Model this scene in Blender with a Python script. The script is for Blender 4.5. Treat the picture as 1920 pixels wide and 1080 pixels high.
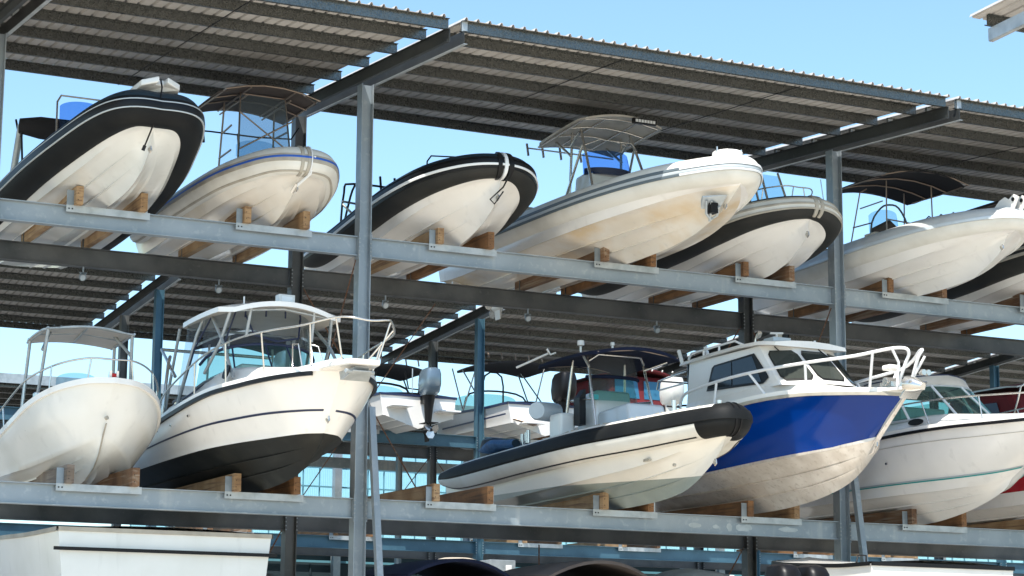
import bpy, math, random
from mathutils import Vector, Matrix
random.seed(7)
for o in list(bpy.data.objects): bpy.data.objects.remove(o)
scene = bpy.context.scene
COL = scene.collection
# ---------------------------------------------------------------- camera
cam_d = bpy.data.cameras.new('camera'); cam = bpy.data.objects.new('camera', cam_d); COL.objects.link(cam)
_yaw, _pit, _rol = math.radians(26.743777), math.radians(10.639840), math.radians(0.320299)
_F = Vector((math.sin(_yaw)*math.cos(_pit), math.cos(_yaw)*math.cos(_pit), math.sin(_pit)))
_r = Vector((math.cos(_yaw), -math.sin(_yaw), 0)); _u = _r.cross(_F)
_c, _s = math.cos(_rol), math.sin(_rol)
_r, _u = _c*_r+_s*_u, -_s*_r+_c*_u
M = Matrix.Identity(4)
for i in range(3):
    M[i][0], M[i][1], M[i][2] = _r[i], _u[i], -_F[i]
M[0][3], M[1][3], M[2][3] = 0, 0, 1.6
cam.matrix_world = M
cam_d.sensor_width = 36; cam_d.lens = 36*4016.894/1920; cam_d.clip_start = .1; cam_d.clip_end = 3000
scene.camera = cam
# ---------------------------------------------------------------- light
SUN = Vector((-.36, -.36, .90)).normalized()
w = bpy.data.worlds.new('World'); scene.world = w; w.use_nodes = True
nt = w.node_tree; bg = nt.nodes['Background']
sky = nt.nodes.new('ShaderNodeTexSky'); sky.sky_type = 'NISHITA'; sky.sun_disc = False
sky.sun_elevation = math.asin(SUN.z); sky.sun_rotation = math.atan2(SUN.x, SUN.y)
sky.altitude = 0; sky.air_density = 1.0; sky.dust_density = .6; sky.ozone_density = 1.5
tint = nt.nodes.new('ShaderNodeMix'); tint.data_type = 'RGBA'; tint.blend_type = 'MULTIPLY'; tint.inputs[0].default_value = 1
tint.inputs[7].default_value = (.90, 1.03, 1.03, 1); nt.links.new(sky.outputs[0], tint.inputs[6]); nt.links.new(tint.outputs[2], bg.inputs[0]); bg.inputs[1].default_value = .15
sd = bpy.data.lights.new('sun', 'SUN'); sun = bpy.data.objects.new('sun', sd); COL.objects.link(sun)
sd.energy = 4.6; sd.angle = math.radians(.5); sd.color = (1, .95, .87)
sun.rotation_euler = SUN.to_track_quat('Z', 'Y').to_euler()
scene.view_settings.view_transform = 'Standard'; scene.view_settings.look = 'None'
scene.view_settings.gamma = 1; scene.view_settings.exposure = .8
scene.cycles.max_bounces = 10; scene.cycles.diffuse_bounces = 5; scene.cycles.transparent_max_bounces = 16

# ---------------------------------------------------------------- materials
def mat(name, col, rough=.5, metal=0., noise=None, coat=0., bump=None, trans=0., alpha=1., spec=.5, streak=None):
    """col base colour; noise=(scale, colour2, lo, hi) blotches; bump=(scale, strength); streak=(scale,colour,lo,hi)"""
    m = bpy.data.materials.new(name); m.use_nodes = True; t = m.node_tree; b = t.nodes['Principled BSDF']
    N = t.nodes.new; L = t.links.new
    b.inputs['Base Color'].default_value = (*col, 1); b.inputs['Roughness'].default_value = rough
    b.inputs['Metallic'].default_value = metal; b.inputs['Coat Weight'].default_value = coat
    b.inputs['Coat Roughness'].default_value = .08; b.inputs['Specular IOR Level'].default_value = spec
    b.inputs['Transmission Weight'].default_value = trans; b.inputs['Alpha'].default_value = alpha
    tc = N('ShaderNodeTexCoord'); cur = None
    def layer(sc, c2, lo, hi, vec, detail=6):
        nonlocal cur
        n = N('ShaderNodeTexNoise'); n.inputs['Scale'].default_value = sc; n.inputs['Detail'].default_value = detail
        L(vec, n.inputs['Vector'])
        r = N('ShaderNodeMapRange'); r.inputs[1].default_value = lo; r.inputs[2].default_value = hi
        L(n.outputs[0], r.inputs[0])
        mx = N('ShaderNodeMix'); mx.data_type = 'RGBA'; L(r.outputs[0], mx.inputs[0])
        if cur is None: mx.inputs[6].default_value = (*col, 1)
        else: L(cur, mx.inputs[6])
        mx.inputs[7].default_value = (*c2, 1); cur = mx.outputs[2]
    if noise:
        for nn in (noise if isinstance(noise, list) else [noise]): layer(*nn, tc.outputs['Object'])
    if streak:
        mp = N('ShaderNodeMapping'); mp.inputs['Scale'].default_value = streak[4] if len(streak) > 4 else (1, 1, .12)
        L(tc.outputs['Object'], mp.inputs[0]); layer(*streak[:4], mp.outputs[0])
    if cur is not None: L(cur, b.inputs['Base Color'])
    if bump:
        n = N('ShaderNodeTexNoise'); n.inputs['Scale'].default_value = bump[0]; n.inputs['Detail'].default_value = 4
        L(tc.outputs['Object'], n.inputs['Vector'])
        bp = N('ShaderNodeBump'); bp.inputs['Strength'].default_value = bump[1]; bp.inputs['Distance'].default_value = bump[2] if len(bump) > 2 else .02
        L(n.outputs[0], bp.inputs['Height']); L(bp.outputs[0], b.inputs['Normal'])
    return m
def spangle(name, base, dark, sc=45, metal=.55, rough=.5):
    m = mat(name, base, rough, metal); t = m.node_tree; b = t.nodes['Principled BSDF']
    v = t.nodes.new('ShaderNodeTexVoronoi'); v.inputs['Scale'].default_value = sc
    tc = t.nodes.new('ShaderNodeTexCoord'); t.links.new(tc.outputs['Object'], v.inputs['Vector'])
    sp = t.nodes.new('ShaderNodeSeparateColor'); t.links.new(v.outputs['Color'], sp.inputs[0])
    n = t.nodes.new('ShaderNodeTexNoise'); n.inputs['Scale'].default_value = 1.3; n.inputs['Detail'].default_value = 6
    t.links.new(tc.outputs['Object'], n.inputs['Vector'])
    ad = t.nodes.new('ShaderNodeMath'); ad.operation = 'MULTIPLY_ADD'; t.links.new(n.outputs[0], ad.inputs[0]); ad.inputs[1].default_value = 1.2
    t.links.new(sp.outputs[0], ad.inputs[2])
    r = t.nodes.new('ShaderNodeMapRange'); r.inputs[1].default_value = .35; r.inputs[2].default_value = 1.35; t.links.new(ad.outputs[0], r.inputs[0])
    mx = t.nodes.new('ShaderNodeMix'); mx.data_type = 'RGBA'; t.links.new(r.outputs[0], mx.inputs[0])
    mx.inputs[6].default_value = (*dark, 1); mx.inputs[7].default_value = (*base, 1)
    t.links.new(mx.outputs[2], b.inputs['Base Color'])
    rr = t.nodes.new('ShaderNodeMapRange'); rr.inputs[3].default_value = rough-.12; rr.inputs[4].default_value = rough+.15
    t.links.new(sp.outputs[1], rr.inputs[0]); t.links.new(rr.outputs[0], b.inputs['Roughness'])
    return m
G = {}
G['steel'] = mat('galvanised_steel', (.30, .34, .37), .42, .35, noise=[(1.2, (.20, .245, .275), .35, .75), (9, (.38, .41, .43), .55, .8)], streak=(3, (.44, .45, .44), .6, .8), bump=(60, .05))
G['steel_rear'] = mat('shaded_galvanised_steel', (.12, .125, .125), .5, .3, noise=[(1.4, (.05, .057, .06), .4, .7), (14, (.13, .135, .135), .6, .8)])  # darker copy of the galvanised steel, shade of the rear frame put into its colour
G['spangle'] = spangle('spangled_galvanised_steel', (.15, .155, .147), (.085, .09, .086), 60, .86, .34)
G['bearer_steel'] = mat('shaded_bearer_steel', (.05, .055, .055), .5, .4, noise=[(1.4, (.03, .032, .033), .4, .7), (14, (.08, .085, .085), .6, .8)])  # under-roof shade on the bearers is put into this dark colour
G['plate'] = mat('bright_galvanised_plate', (.42, .45, .46), .4, .4, noise=(6, (.30, .33, .34), .4, .7))
G['lug'] = mat('grey_galvanised_lug', (.24, .28, .31), .45, .4, noise=(6, (.17, .20, .22), .4, .7))
G['sheet'] = mat('zinc_roof_sheet', (.50, .48, .455), .5, .1, noise=(2.5, (.38, .365, .35), .4, .75))
G['rust'] = mat('rusty_rod', (.16, .07, .035), .8, .2, noise=(30, (.25, .2, .17), .5, .7))
def wood(name, a, b_, c):
    return mat(name, a, .75, 0, noise=[(3, b_, .4, .65)], streak=(9, c, .5, .68, (1.0, .12, 3.0)), bump=(40, .2))
G['wood'] = wood('brown_bunk_timber', (.25, .125, .05), (.14, .068, .028), (.09, .048, .022))
G['wood_dark'] = wood('dark_stained_bunk_timber', (.20, .105, .05), (.11, .055, .028), (.26, .20, .14))
G['wood_pale'] = wood('pale_bunk_timber', (.36, .24, .13), (.25, .15, .07), (.16, .09, .05))
G['wood_grey'] = wood('grey_bunk_timber', (.23, .19, .155), (.15, .115, .085), (.09, .07, .06))
G['dark_ground'] = mat('dark_ground_cover', (.13, .125, .115), .9, 0, noise=[(.5, (.09, .088, .082), .4, .7), (9, (.17, .165, .15), .5, .8)], bump=(30, .3))  # for the unseen sheet added to dim the roofs above it
G['concrete'] = mat('pale_concrete', (.60, .53, .43), .85, 0, noise=[(.35, (.52, .46, .37), .4, .7), (7, (.44, .40, .34), .5, .8)], bump=(25, .2))
def gel(name, col, c2=None, stain=None, rough=.22):
    c2 = c2 or tuple(x*.9 for x in col)
    ns = [(1.3, c2, .4, .75)]
    if stain: ns.append(stain)
    return mat(name, col, rough, 0, noise=ns, coat=.35, streak=(5, tuple(x*.82 for x in col), .6, .85, (1.5, 1.5, .25)))
G['white'] = gel('white_gelcoat', (.82, .80, .76))
G['cream'] = gel('cream_gelcoat', (.76, .72, .65), (.68, .62, .53))
G['stained'] = gel('yellow_stained_gelcoat', (.78, .73, .65), (.72, .66, .56), (.85, (.66, .50, .30), .5, .72))
G['grey_white'] = gel('greyish_white_gelcoat', (.70, .71, .69), (.62, .63, .60))
G['bluegrey'] = gel('pale_grey_gelcoat', (.52, .58, .62))
G['black_tube'] = mat('black_rubber_tube', (.006, .007, .008), .6, 0, noise=(2, (.011, .012, .012), .4, .7), bump=(90, .04), spec=.18)
G['navy_tube'] = mat('dark_blue_grey_tube', (.008, .022, .035), .5, 0, noise=(2, (.012, .03, .045), .4, .7), spec=.3)
G['char_tube'] = mat('charcoal_tube', (.018, .019, .018), .6, 0, noise=(2, (.03, .029, .026), .4, .7), bump=(90, .04), spec=.25)
G['grey_tube'] = mat('light_grey_tube', (.50, .52, .52), .5, 0, noise=(2, (.42, .43, .42), .4, .7), bump=(50, .06))
G['white_tube'] = mat('off_white_tube', (.68, .67, .62), .5, 0, noise=(2, (.58, .56, .50), .4, .7), bump=(30, .08))
G['band_grey'] = mat('grey_rubbing_band', (.10, .13, .15), .55)
G['tan_band'] = mat('tan_grey_rubbing_band', (.40, .37, .31), .6, noise=(4, (.30, .27, .22), .4, .7))
G['blue_band'] = mat('blue_band', (.015, .09, .42), .5)
G['white_band'] = mat('white_band', (.75, .76, .76), .5)
G['pale_line'] = mat('pale_grey_piping', (.42, .46, .48), .5)
G['navy_line'] = mat('navy_pinstripe', (.012, .02, .06), .4)
G['teal_line'] = mat('teal_pinstripe', (.02, .30, .30), .4)
G['black'] = mat('black_plastic', (.006, .006, .007), .4, spec=.25)
G['antifoul'] = mat('black_antifouling', (.008, .009, .008), .55, 0, noise=[(2.2, (.022, .023, .02), .5, .75), (12, (.05, .048, .04), .68, .8)], spec=.25)
G['greybottom'] = mat('grey_green_antifouling', (.27, .31, .29), .6, 0, noise=[(1.6, (.19, .22, .21), .4, .65), (9, (.36, .37, .33), .55, .8)])
G['blue_paint'] = mat('royal_blue_paint', (.001, .030, .19), .12, 0, noise=(.9, (.0015, .036, .22), .4, .7), coat=.1, spec=.28)
G['alloy'] = mat('bare_scratched_aluminium', (.66, .61, .55), .42, .4, noise=[(1.1, (.54, .49, .43), .35, .65), (3.5, (.74, .70, .64), .45, .8)], streak=(8, (.45, .40, .34), .55, .75, (2, 2, .2)))
G['ssteel'] = mat('stainless_tube', (.62, .60, .56), .22, .85)
G['wtube'] = mat('white_painted_tube', (.80, .81, .82), .35)
G['bronze'] = mat('tarnished_alloy_tube', (.30, .235, .19), .35, .7)
G['canvas_brown'] = mat('brown_canvas', (.10, .082, .075), .9, 0, noise=(3, (.075, .062, .058), .4, .7))
G['canvas_black'] = mat('black_canvas', (.012, .012, .015), .9)
G['canvas_navy'] = mat('navy_canvas', (.005, .008, .024), .85, noise=(3, (.007, .012, .032), .4, .7), spec=.2)
G['canvas_red'] = mat('dark_red_canvas', (.12, .005, .009), .85, noise=(3, (.085, .004, .007), .4, .7))
G['canvas_grey'] = mat('grey_tarpaulin', (.30, .32, .30), .7, noise=(3, (.24, .26, .25), .4, .7), bump=(4, .6, .1))
G['canvas_cream'] = mat('cream_hardtop', (.66, .60, .52), .5, noise=(3, (.58, .52, .44), .4, .7))
G['top_grey'] = mat('grey_fibreglass_underside', (.50, .48, .43), .5, noise=(3, (.33, .315, .28), .4, .7))
def glass(name, col, mixf, rough=.05):
    m = bpy.data.materials.new(name); m.use_nodes = True; t = m.node_tree
    for n in list(t.nodes): t.nodes.remove(n)
    o = t.nodes.new('ShaderNodeOutputMaterial'); tr = t.nodes.new('ShaderNodeBsdfTransparent'); tr.inputs[0].default_value = (*col, 1)
    g = t.nodes.new('ShaderNodeBsdfPrincipled'); g.inputs['Base Color'].default_value = (*[c*.25 for c in col], 1); g.inputs['Roughness'].default_value = rough
    mx = t.nodes.new('ShaderNodeMixShader'); mx.inputs[0].default_value = mixf
    t.links.new(tr.outputs[0], mx.inputs[1]); t.links.new(g.outputs[0], mx.inputs[2]); t.links.new(mx.outputs[0], o.inputs[0])
    return m
G['blue_glass'] = glass('blue_tinted_screen', (.25, .46, .88), .22)
G['pale_glass'] = glass('pale_blue_screen', (.55, .74, .85), .15)
G['clear'] = glass('clear_vinyl', (.86, .90, .92), .14, .15)
G['dirty_clear'] = glass('smoky_clear_vinyl', (.72, .75, .76), .22, .25)
G['blue_vinyl_clear'] = glass('hazy_blue_vinyl', (.55, .66, .74), .35, .3)
G['dark_glass'] = glass('dark_window_glass', (.03, .05, .07), .85, .04)
G['green_glass'] = glass('green_tinted_glass', (.45, .70, .66), .25)
G['olive_glass'] = glass('grey_green_window_glass', (.30, .34, .30), .6)
G['engine_grey'] = mat('grey_metallic_engine_paint', (.13, .18, .22), .25, .3, coat=.5)
G['engine_white'] = mat('white_engine_paint', (.72, .70, .64), .3, coat=.4)
G['red'] = mat('red_plastic', (.5, .01, .01), .4)
G['lens'] = mat('lamp_lens', (.75, .78, .78), .1)
G['tarp_blue'] = mat('blue_tarpaulin', (.02, .10, .24), .6, noise=(5, (.012, .06, .16), .4, .7), bump=(9, .6, .05))
G['mastic'] = mat('dark_wall_cladding', (.012, .028, .036), .7)
G['building_rail'] = mat('teal_grey_wall_rail', (.10, .26, .32), .6)
G['tan_plastic'] = mat('tan_plastic', (.50, .42, .32), .5)
def translucent(name, col):
    m = bpy.data.materials.new(name); m.use_nodes = True; t = m.node_tree
    for n in list(t.nodes): t.nodes.remove(n)
    o = t.nodes.new('ShaderNodeOutputMaterial'); tr = t.nodes.new('ShaderNodeBsdfTransparent'); tr.inputs[0].default_value = (*col, 1)
    g = t.nodes.new('ShaderNodeBsdfTranslucent'); g.inputs[0].default_value = (*col, 1)
    wv = t.nodes.new('ShaderNodeTexWave'); wv.inputs['Scale'].default_value = 4; tc = t.nodes.new('ShaderNodeTexCoord'); t.links.new(tc.outputs['Object'], wv.inputs[0])
    r = t.nodes.new('ShaderNodeMapRange'); r.inputs[3].default_value = .25; r.inputs[4].default_value = .4; t.links.new(wv.outputs[1], r.inputs[0])
    mx = t.nodes.new('ShaderNodeMixShader'); t.links.new(r.outputs[0], mx.inputs[0])
    t.links.new(tr.outputs[0], mx.inputs[1]); t.links.new(g.outputs[0], mx.inputs[2]); t.links.new(mx.outputs[0], o.inputs[0])
    return m
G['poly'] = translucent('translucent_teal_sheet', (.78, .93, .96))
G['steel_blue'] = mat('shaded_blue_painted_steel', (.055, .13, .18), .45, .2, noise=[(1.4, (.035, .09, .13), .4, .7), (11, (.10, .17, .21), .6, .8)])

# ---------------------------------------------------------------- helpers
def cr(P, t):
    """Catmull-Rom through the tuples P at parameter t in 0..len-1"""
    n = len(P)-1; i = min(int(t), n-1); f = t-i
    a, b, c, d = P[max(i-1, 0)], P[i], P[i+1], P[min(i+2, n)]
    if i == 0: a = tuple(2*x-y for x, y in zip(b, c))
    if i == n-1: d = tuple(2*y-x for x, y in zip(b, c))
    return tuple(.5*(2*q+(r_-p)*f+(2*p-5*q+4*r_-s)*f*f+(3*q-p-3*r_+s)*f**3) for p, q, r_, s in zip(a, b, c, d))
class MB:
    def __init__(s): s.v, s.f, s.m, s.mats = [], [], [], []
    def mi(s, m):
        if isinstance(m, str): m = G[m]
        if m not in s.mats: s.mats.append(m)
        return s.mats.index(m)
    def face(s, ids, m): s.f.append(ids); s.m.append(s.mi(m))
    def add(s, pts): n = len(s.v); s.v += [tuple(p) for p in pts]; return list(range(n, n+len(pts)))
    def box(s, a, b, m):
        x0, y0, z0 = a; x1, y1, z1 = b
        i = s.add([(x0,y0,z0),(x1,y0,z0),(x1,y1,z0),(x0,y1,z0),(x0,y0,z1),(x1,y0,z1),(x1,y1,z1),(x0,y1,z1)])
        for q in ((3,2,1,0),(4,5,6,7),(0,1,5,4),(1,2,6,5),(2,3,7,6),(3,0,4,7)): s.face([i[k] for k in q], m)
    def hexa(s, p, m):
        i = s.add(p)
        for q in ((3,2,1,0),(4,5,6,7),(0,1,5,4),(1,2,6,5),(2,3,7,6),(3,0,4,7)): s.face([i[k] for k in q], m)
    def poly(s, pts, m): s.face(s.add(pts), m)
    def slab(s, pts, off, m, m2=None):
        """a polygon given thickness by the vector off"""
        a = s.add(pts); b = s.add([tuple(Vector(p)+Vector(off)) for p in pts]); n = len(pts)
        s.face(a[::-1], m); s.face(b, m2 or m)
        for k in range(n): s.face([a[k], a[(k+1) % n], b[(k+1) % n], b[k]], m2 or m)
    def grid(s, rows, m, closed=False):
        """rows: list of rows of points; m a material or function(i, j)"""
        ids = [s.add(r) for r in rows]
        for i in range(len(rows)-1):
            n = len(rows[i])
            for j in range(n if closed else n-1):
                k = (j+1) % n
                s.face([ids[i][j], ids[i][k], ids[i+1][k], ids[i+1][j]], m(i, j) if callable(m) else m)
        return ids
    def tube(s, pts, r, m, n=8, smooth=0, closed=False, cap=True):
        """round bar through pts; smooth>0 puts a spline through them"""
        if smooth:
            pts = [cr(pts, k/smooth) for k in range((len(pts)-1)*smooth+1)]
        P = [Vector(p) for p in pts]; rr = r if isinstance(r, (list, tuple)) else [r]*len(P)
        up = None; rows = []
        for i, p in enumerate(P):
            t = ((P[i+1]-p) if i == 0 else (p-P[i-1]) if i == len(P)-1 else (P[i+1]-p).normalized()+(p-P[i-1]).normalized()).normalized()
            if up is None:
                up = Vector((0, 0, 1)) if abs(t.z) < .9 else Vector((1, 0, 0))
            a = t.cross(up).normalized(); up = a.cross(t).normalized()
            rows.append([tuple(p+rr[i]*(math.cos(q)*a+math.sin(q)*up)) for q in (2*math.pi*k/n for k in range(n))])
        ids = s.grid(rows, m, closed=True)
        if cap: s.face(ids[0][::-1], m); s.face(ids[-1], m)
    def build(s, name, parent=None, smooth=None, bevel=0, loc=None):
        me = bpy.data.meshes.new(name); org = Vector(loc or (0, 0, 0))
        if parent is not None:
            org = Vector(parent.location)
            q = parent.parent
            while q is not None: org += Vector(q.location); q = q.parent
        me.from_pydata([tuple(Vector(p)-org) for p in s.v], [], s.f)
        for m in s.mats: me.materials.append(m)
        for p, k in zip(me.polygons, s.m): p.material_index = k
        me.update()
        if smooth is not None:
            for p in me.polygons: p.use_smooth = True
            me.set_sharp_from_angle(angle=math.radians(smooth))
        o = bpy.data.objects.new(name, me); COL.objects.link(o)
        if parent is not None: o.parent = parent
        elif loc: o.location = loc
        if bevel:
            b = o.modifiers.new('bevel', 'BEVEL'); b.width = bevel; b.segments = 2; b.limit_method = 'ANGLE'
        return o
def thing(name, loc, label, cat, group=None):
    o = bpy.data.objects.new(name, None); COL.objects.link(o); o.location = loc; o.empty_display_size = .3
    o['label'] = label; o['category'] = cat
    if group: o['group'] = group
    return o
def tag(o, label, cat, group=None):
    o['label'] = label; o['category'] = cat
    if group: o['group'] = group
    return o
# ---------------------------------------------------------------- ground
g = MB(); g.grid([[(x, y, 0) for x in (-400, -20, 60, 600)] for y in (-300, -10, 100, 900)], 'concrete')
o = g.build('ground'); o['kind'] = 'structure'
g = MB(); g.grid([[(x, y, .004) for x in (-300, 10, 60, 500)] for y in (33.9, 48, 60, 300)], 'dark_ground')  # unseen dark sheet, added to cut ground bounce and darken the roof undersides
o = g.build('added_dark_ground'); o['kind'] = 'structure'
# ---------------------------------------------------------------- racks
X0, X1, X2 = 6.86, 12.71, 21.71
Y0, Y1 = 30.43, 33.35
ZU, ZL, ZR, TILT = 8.57, 4.48, 11.05, .067
def ibeam_x(mb, xa, xb, y, z, h, wd, m, tf=.014, tw=.01):
    mb.box((xa, y-wd/2, z-tf), (xb, y+wd/2, z), m)
    mb.box((xa, y-wd/2, z-h), (xb, y+wd/2, z-h+tf), m)
    mb.box((xa, y-tw/2, z-h+tf), (xb, y+tw/2, z-tf), m)
def column(par, x, y, z, m, s=.2, bolts=True, levels=()):
    mb = MB(); h = s/2
    mb.box((x-h, y-h, 0), (x-h+.013, y+h, z), m); mb.box((x+h-.013, y-h, 0), (x+h, y+h, z), m)
    mb.box((x-h+.013, y-.005, 0), (x+h-.013, y+.005, z), m)
    for zl in levels:
        for k in range(5):
            for sx in (-1, 1):
                mb.box((x+sx*h-.012, y-h-.012, zl-.05-k*.065), (x+sx*h+.012, y-h-.001, zl-.03-k*.065), 'plate')
        for sx in (-1, 1):
            mb.box((x+sx*(h+.006)-.005, y-h-.012, zl-.36), (x+sx*(h+.006)+.005, y+.07, zl+.05), m)
    mb.box((x-.16, y-.16, 0), (x+.16, y+.16, .02), m)
    return mb.build('column', par)
def zee(mb, xa, xb, y, z, h=.15, fl=.055, t=.004, m='spangle'):
    mb.box((xa, y, z), (xb, y+t, z+h), m)
    mb.box((xa, y+t, z), (xb, y+fl, z+t), m); mb.box((xa, y-fl, z+h-t), (xb, y, z+h), m)
    mb.box((xa, y+fl-t, z+t), (xb, y+fl, z+.018), m)
def roof_sheet(par, xa, xb, ya, yb, zf, pitch=.19, rib=.042):
    """trapezoidal sheet: ribs run up the slope"""
    mb = MB(); n = int((xb-xa)/pitch); prof = []
    for k in range(n+1):
        x = xa+k*pitch
        prof += [(x, 0), (x+.018, rib), (x+.040, rib), (x+.058, 0)]
    ys = [ya, (ya+yb)/2, yb]
    up = [[(x, y, zf(y)+z+.003) for x, z in prof] for y in ys]; dn = [[(x, y, zf(y)+z) for x, z in prof] for y in ys]
    a = mb.grid(up, 'sheet'); b = mb.grid([r[::-1] for r in dn], 'sheet')
    for e in (0, -1):
        ra, rb = a[e], b[e][::-1]
        for k in range(len(ra)-1): mb.face([ra[k], ra[k+1], rb[k+1], rb[k]][::(1 if e else -1)], 'sheet')
    return mb.build('roof_sheet', par)
def bearer(par, x, y, ya, yb, z0, zf, m):
    """twin channels either side of the columns, carrying the purlins"""
    for sx in (-1, 1):
        mb = MB(); xo = x+sx*.115; h = .2; fl = .06
        def bar(x0, x1, za, zb, mm=m):
            lo = [(x0, ya, zf(ya)+za), (x1, ya, zf(ya)+za), (x1, yb, zf(yb)+za), (x0, yb, zf(yb)+za)]
            mb.hexa(lo+[(p[0], p[1], p[2]-za+zb) for p in lo], mm)
        xi = xo-.004 if sx < 0 else xo-.006
        bar(xi, xi+.01, .008, h-.008)
        if sx < 0: bar(xi-fl+.01, xi+.01, 0, .008); bar(xi-fl+.01, xi+.01, h-.008, h)
        else: bar(xi, xi+fl, 0, .008, 'plate'); bar(xi, xi+fl, h-.008, h)  # lower flange in brighter steel: light from below put into its colour
        mb.build('bearer', par)
def bunk_pair(par, xa, xb, y0, y1, ztop, mwood, h=.27, lug='left', ya=None, ov=.12):
    for x in (xa, xb):
        mb = MB(); j = random.uniform(-.012, .012); e = random.uniform(-.05, .05)
        hh = h+random.uniform(-.015, .02)
        mb.box((x-.055+j, y0-ov-.05+e, ztop+.004), (x+.055+j, y1+.12, ztop+hh), random.choice([mwood, mwood, 'wood_dark', 'wood_pale' if mwood == 'wood' else mwood]))
        for k in range(2): mb.box((x-.03+j, y0-ov-.058+e, ztop+.06+.1*k), (x-.018+j, y0-ov-.05+e, ztop+.075+.1*k), 'black')
        mb.build('bunk', par, bevel=.006)
    mb = MB(); yf = y0-.075
    mb.box((xa-.17, yf-.016, ztop-.10), (xb+.14, yf-.004, ztop+.004), 'plate')
    mb.box((xa-.165, yf-.012, ztop+.004), (xa-.06, yf-.002, ztop+.23), 'lug')
    mb.box((xb+.06, yf-.012, ztop+.004), (xb+.10, yf-.002, ztop+.18), 'plate')
    for k in range(2): mb.box((xa-.14+.05*k, yf-.024, ztop-.06), (xa-.12+.05*k, yf-.016, ztop-.04), 'black')
    mb.build('bunk_bracket', par)
    yf = y1-.075
    for x in (xa, xb): mb = MB(); mb.box((x-.075, yf-.014, ztop-.02), (x+.03, yf-.002, ztop+.2), 'steel_rear'); mb.build('bunk_bracket', par)
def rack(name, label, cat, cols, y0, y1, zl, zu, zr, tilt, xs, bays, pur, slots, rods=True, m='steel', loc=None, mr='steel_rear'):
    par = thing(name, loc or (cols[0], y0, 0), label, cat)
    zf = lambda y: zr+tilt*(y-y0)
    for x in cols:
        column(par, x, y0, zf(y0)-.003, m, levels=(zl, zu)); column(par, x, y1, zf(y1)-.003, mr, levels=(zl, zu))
    edges = [xs[0]]+list(cols)+[xs[1]]
    for a, b in zip(edges[:-1], edges[1:]):
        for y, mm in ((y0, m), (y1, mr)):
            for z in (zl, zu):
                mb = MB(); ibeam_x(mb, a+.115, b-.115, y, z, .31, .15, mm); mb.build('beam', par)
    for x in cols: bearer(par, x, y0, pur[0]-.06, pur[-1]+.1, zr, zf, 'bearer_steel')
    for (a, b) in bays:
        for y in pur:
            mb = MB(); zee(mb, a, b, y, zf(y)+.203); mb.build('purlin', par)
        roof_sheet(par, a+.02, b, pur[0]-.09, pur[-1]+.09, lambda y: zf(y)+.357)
    for (xa, xb, z, wd) in slots: bunk_pair(par, xa, xb, y0, y1, z, wd)
    # cleats tying purlin ends to the bearers
    for x in cols:
        for y in pur:
            mb = MB()
            mb.box((x+.10, y-.012, zf(y)+.2), (x+.19, y-.004, zf(y)+.36), 'plate'); mb.build('purlin_cleat', par)
    return par
PY = [27.1, 27.88, 28.95, 30.04, 31.2, 32.4, 33.62]
front = rack('boat_rack', 'tall front galvanised steel boat rack with corrugated roof and two loaded tiers of boats', 'boat rack',
    (X0, X1, X2, 30.71), Y0, Y1, ZL, ZU, ZR, TILT, (-2.2, 36), ((-2, X1-.11), (X1+.09, X2-.12), (X2+.06, 30.5), (30.8, 36)), PY,
    [(8.13, 9.09, ZU, 'wood_pale'), (10.75, 11.68, ZU, 'wood_pale'), (13.98, 14.87, ZU, 'wood'), (16.98, 17.90, ZU, 'wood'), (19.73, 20.66, ZU, 'wood'), (22.80, 23.95, ZU, 'wood'), (25.9, 26.9, ZU, 'wood'),
     (8.16, 9.12, ZL, 'wood_grey'), (10.70, 11.64, ZL, 'wood'), (13.98, 14.89, ZL, 'wood'), (16.95, 17.84, ZL, 'wood'), (19.78, 20.68, ZL, 'wood'), (23.1, 24.2, ZL, 'wood'), (26.2, 27.2, ZL, 'wood')])
def rod(par, a, b, r=.012, m='rust'):
    mb = MB(); mb.tube([a, b], r, m, 6)
    mid = (Vector(a)+Vector(b))/2; d = (Vector(b)-Vector(a)).normalized()*.12
    mb.tube([mid-d, mid+d], r*1.9, 'plate', 6); mb.build('brace_rod', par)
rod(front, (X1+.12, Y1, 8.3), (X1+2.6, Y1, 4.5)); rod(front, (X1+2.6, Y1, 8.2), (X1+.12, Y1, 4.6), .009); rod(front, (X1-.1, Y0, 8.25), (X1-.1, Y1-.1, 4.5))
rod(front, (X2+.12, Y1, 8.3), (X2+2.6, Y1, 4.5)); rod(front, (X2-.1, Y0, 8.25), (X2-.1, Y1-.1, 4.5))
rod(front, (X2-.12, Y1, 8.3), (X2-2.6, Y1, 4.5)); rod(front, (X1-.12, Y1, 4.2), (X1-2.2, Y1, .3))
rod(front, (X2-.12, Y1, 4.2), (X2-2.6, Y1, .3)); rod(front, (X1+4.6, Y1-.1, 4.1), (X1+4.6, Y1-.1, .4))
for xa in (9.6, 15.6, 18.8, 24.7):      # bridging rods between purlins
    mb = MB(); mb.tube([(xa, PY[0]+.1, 11.03), (xa, PY[-1], 11.45)], .008, 'black', 5); mb.build('bridging_rod', front)
for k, (xa, wd, hh) in enumerate(((18.75, .28, .10), (19.15, .14, .07), (19.42, .13, .13), (19.72, .38, .13), (20.6, .40, .11))):     # pale paint patches on the beam web
    mb = MB(); n = 14; mb.slab([(xa+wd*.5*math.cos(a)*random.uniform(.75, 1.05), Y0-.0065, 4.30+hh*.5*math.sin(a)*random.uniform(.6, 1.1)) for a in (2*math.pi*i/n for i in range(n))], (0, -.002, 0), 'plate'); mb.build('paint_patch', front)
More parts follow.
